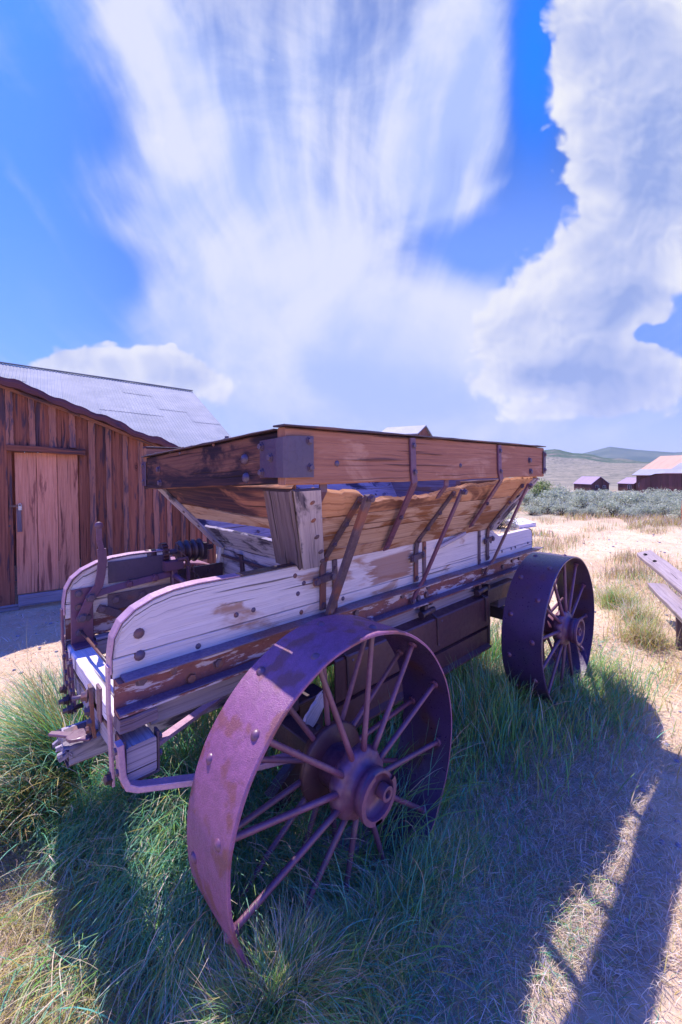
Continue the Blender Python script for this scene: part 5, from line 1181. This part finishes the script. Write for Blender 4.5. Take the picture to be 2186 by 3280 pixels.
# ------------------------------------------------------------------ sagebrush
def bush_mesh(name, seed, n_br, leaf, cols, H=.7, R=.65, dens=26):
    r = np.random.RandomState(seed); vs = []; fs = []; cs = []
    clumps = []
    for i in range(n_br):
        a = r.uniform(0, 2*PI); e = r.uniform(.15, 1.45); q = r.uniform(.75, 1.08)
        tipp = np.array([R*math.cos(e)*math.cos(a)*q, R*math.cos(e)*math.sin(a)*q, H*(.18+.82*math.sin(e))*q]); clumps.append(tipp)
        # woody stem
        s0 = np.array([r.normal(0, .04), r.normal(0, .04), -.03]); sd_ = np.array([-math.sin(a), math.cos(a), 0])*.010; mid = (s0+tipp)*.5+np.array([0, 0, -.06]); b0 = len(vs)
        for p_, wq in ((s0, 1.6), (mid, 1.), (tipp, .3)): vs += [p_-sd_*wq, p_+sd_*wq, p_+np.array([0, 0, .012])*wq]
        for k in range(2):
            for j in range(3): fs.append((b0+k*3+j, b0+k*3+(j+1) % 3, b0+k*3+3+(j+1) % 3, b0+k*3+3+j))
        cs += [np.array([.10, .06, .07])]*9
        tone = r.uniform(.7, 1.25)
        for j in range(dens):
            c_ = tipp+r.normal(0, .075, 3)*np.array([1, 1, .9]); n = r.normal(0, 1, 3); n[2] = abs(n[2])+.5; n /= np.linalg.norm(n); t = np.cross(n, r.normal(0, 1, 3)); t /= np.linalg.norm(t); u = np.cross(n, t)*.3
            l = leaf*r.uniform(.6, 1.4); b0 = len(vs); vs += [c_-u*l, c_+u*l, c_+t*l*1.3+n*l*.5]; fs.append((b0, b0+1, b0+2)); cc = np.array(cols[r.randint(len(cols))])*tone*r.uniform(.85, 1.15); cs += [cc]*3
    me = bpy.data.meshes.new(name); me.from_pydata([tuple(v) for v in vs], [], fs)
    a = me.color_attributes.new('bcol', 'FLOAT_COLOR', 'POINT'); a.data.foreach_set('color', np.concatenate([np.array(cs), np.ones((len(cs), 1))], 1).ravel())
    me.materials.append(M['grass']); return me
SAGE = [(.42, .48, .33), (.50, .54, .40), (.33, .39, .27), (.55, .56, .44)]
bm = [bush_mesh('sagebrush', 50+i, 60, .05, SAGE, .62, .62) for i in range(5)]
def shrub(name, me, x, y, s, label, cat, group=None, sz=1.):
    o = bpy.data.objects.new(name, me); col.objects.link(o); o.location = (x, y, gz(x, y)-.02); o.scale = (s, s, s*sz); o.rotation_euler = (0, 0, random.uniform(0, 6)); return tag(o, label, cat, group)
def zone(x, y):
    r = math.hypot(x-CAM.x, y-CAM.y); a = math.degrees(math.atan2(x-CAM.x, y-CAM.y))
    if a < 66.5: return 'sagebrush far behind the old wagon and the corrugated roof barn', 'sagebrush behind the wagon'
    side = 'towards the cabin' if a < 76 else 'towards the large dark barn'
    row = 'front edge' if r < 21 else ('middle' if r < 40 else 'far edge')
    return 'grey green sagebrush at the %s of the sagebrush band %s' % (row, side), 'sagebrush %s %s' % (row, side)
random.seed(5); cnt = 0; placed = []
tries = 0
while cnt < 285 and tries < 9000:
    tries += 1
    if cnt < 230: azd = random.uniform(66.5, 86); rr_ = 15.5+60*random.random()**1.35
    else: azd = random.uniform(-30, 66); rr_ = random.uniform(22, 60)
    x = CAM.x+rr_*math.sin(math.radians(azd)); y = CAM.y+rr_*math.cos(math.radians(azd))
    s = random.uniform(.7, 1.2) if rr_ > 18 else random.uniform(.4, .8)
    if any((x-a)**2+(y-b_)**2 < (.42*(s+c))**2 for a, b_, c in placed): continue
    if -6 < x < 8 and 2 < y < 16: continue
    if 17 < x < 24 and 10 < y < 24: continue
    if rr_ > 19 and vnoise(np.array([x*.7]), np.array([y*.7]), .8, 41)[0] < -.10: continue
    placed.append((x, y, s)); shrub('sagebrush', bm[cnt % 5], x, y, s, zone(x, y)[0], 'sagebrush', zone(x, y)[1], random.uniform(.8, 1.1)); cnt += 1
shrub('sagebrush', bm[1], 10.15, 4.15, .85, 'grey sagebrush on the sand just behind the rear of the wagon', 'sagebrush')
shrub('sagebrush', bm[3], 11.2, 4.7, .7, 'smaller sagebrush right behind the one at the wagon rear', 'sagebrush')
gm = bush_mesh('willow', 77, 55, .06, [(.22, .30, .08), (.28, .36, .10), (.16, .26, .07), (.32, .34, .14)], .95, .55, 30)
shrub('green_shrub', gm, 20.0, 6.9, 1.15, 'bright yellow green shrub standing out among the grey sagebrush', 'shrub')

# loose pebbles and clods on the path
b = MB(); random.seed(3)
for i in range(700):
    f0 = 1.3+9*random.random()**1.5; r0 = f0*random.uniform(-.9, 1.); X = CAM.x+f0*math.sin(YAW)+r0*math.cos(YAW); Y = CAM.y+f0*math.cos(YAW)-r0*math.sin(YAW)
    if ((X-1.2)/1.9)**2+((Y-.35)/.9)**2 < 1: continue
    r = random.uniform(.004, .013)*(1+.12*f0); zc = gz(X, Y)+r*.25; ph = random.uniform(0, 6)
    secs = [[V((X+r*math.sin(t)*math.cos(a+ph)*(1+.25*math.sin(a*2)), Y+r*math.sin(t)*math.sin(a+ph), zc-r*.6*math.cos(t))) for a in (0, 1.05, 2.1, 3.14, 4.2, 5.2)] for t in (.25, .95, 1.6, 2.3, 2.95)]
    b.loft(secs, [0, .01, .02, .03, .04], [0, .01, .02, .03, .04, .05, .06], random.uniform(.7, 1.3))
gv = b.build('gravel', M['stone'], None); gv['kind'] = 'stuff'

# ------------------------------------------------------------------ air over the valley
hm = bpy.data.materials.new('valley_haze'); hm.use_nodes = True; hn_ = hm.node_tree; hn_.nodes.clear()
ho = hn_.nodes.new('ShaderNodeOutputMaterial'); pv = hn_.nodes.new('ShaderNodeVolumePrincipled'); pv.inputs['Density'].default_value = 2.0e-4; pv.inputs['Color'].default_value = (.80, .87, 1., 1)
hn_.links.new(pv.outputs[0], ho.inputs['Volume'])
R_ = 5600.; hv = [(x, y, z) for z in (-30., 190.) for x, y in ((-R_, -R_), (R_, -R_), (R_, R_), (-R_, R_))]
me = bpy.data.meshes.new('haze'); me.from_pydata(hv, [], [(3, 2, 1, 0), (4, 5, 6, 7), (0, 1, 5, 4), (1, 2, 6, 5), (2, 3, 7, 6), (3, 0, 4, 7)]); me.materials.append(hm)
hz = bpy.data.objects.new('haze', me); col.objects.link(hz); hz['kind'] = 'stuff'
sc.cycles.volume_bounces = 0
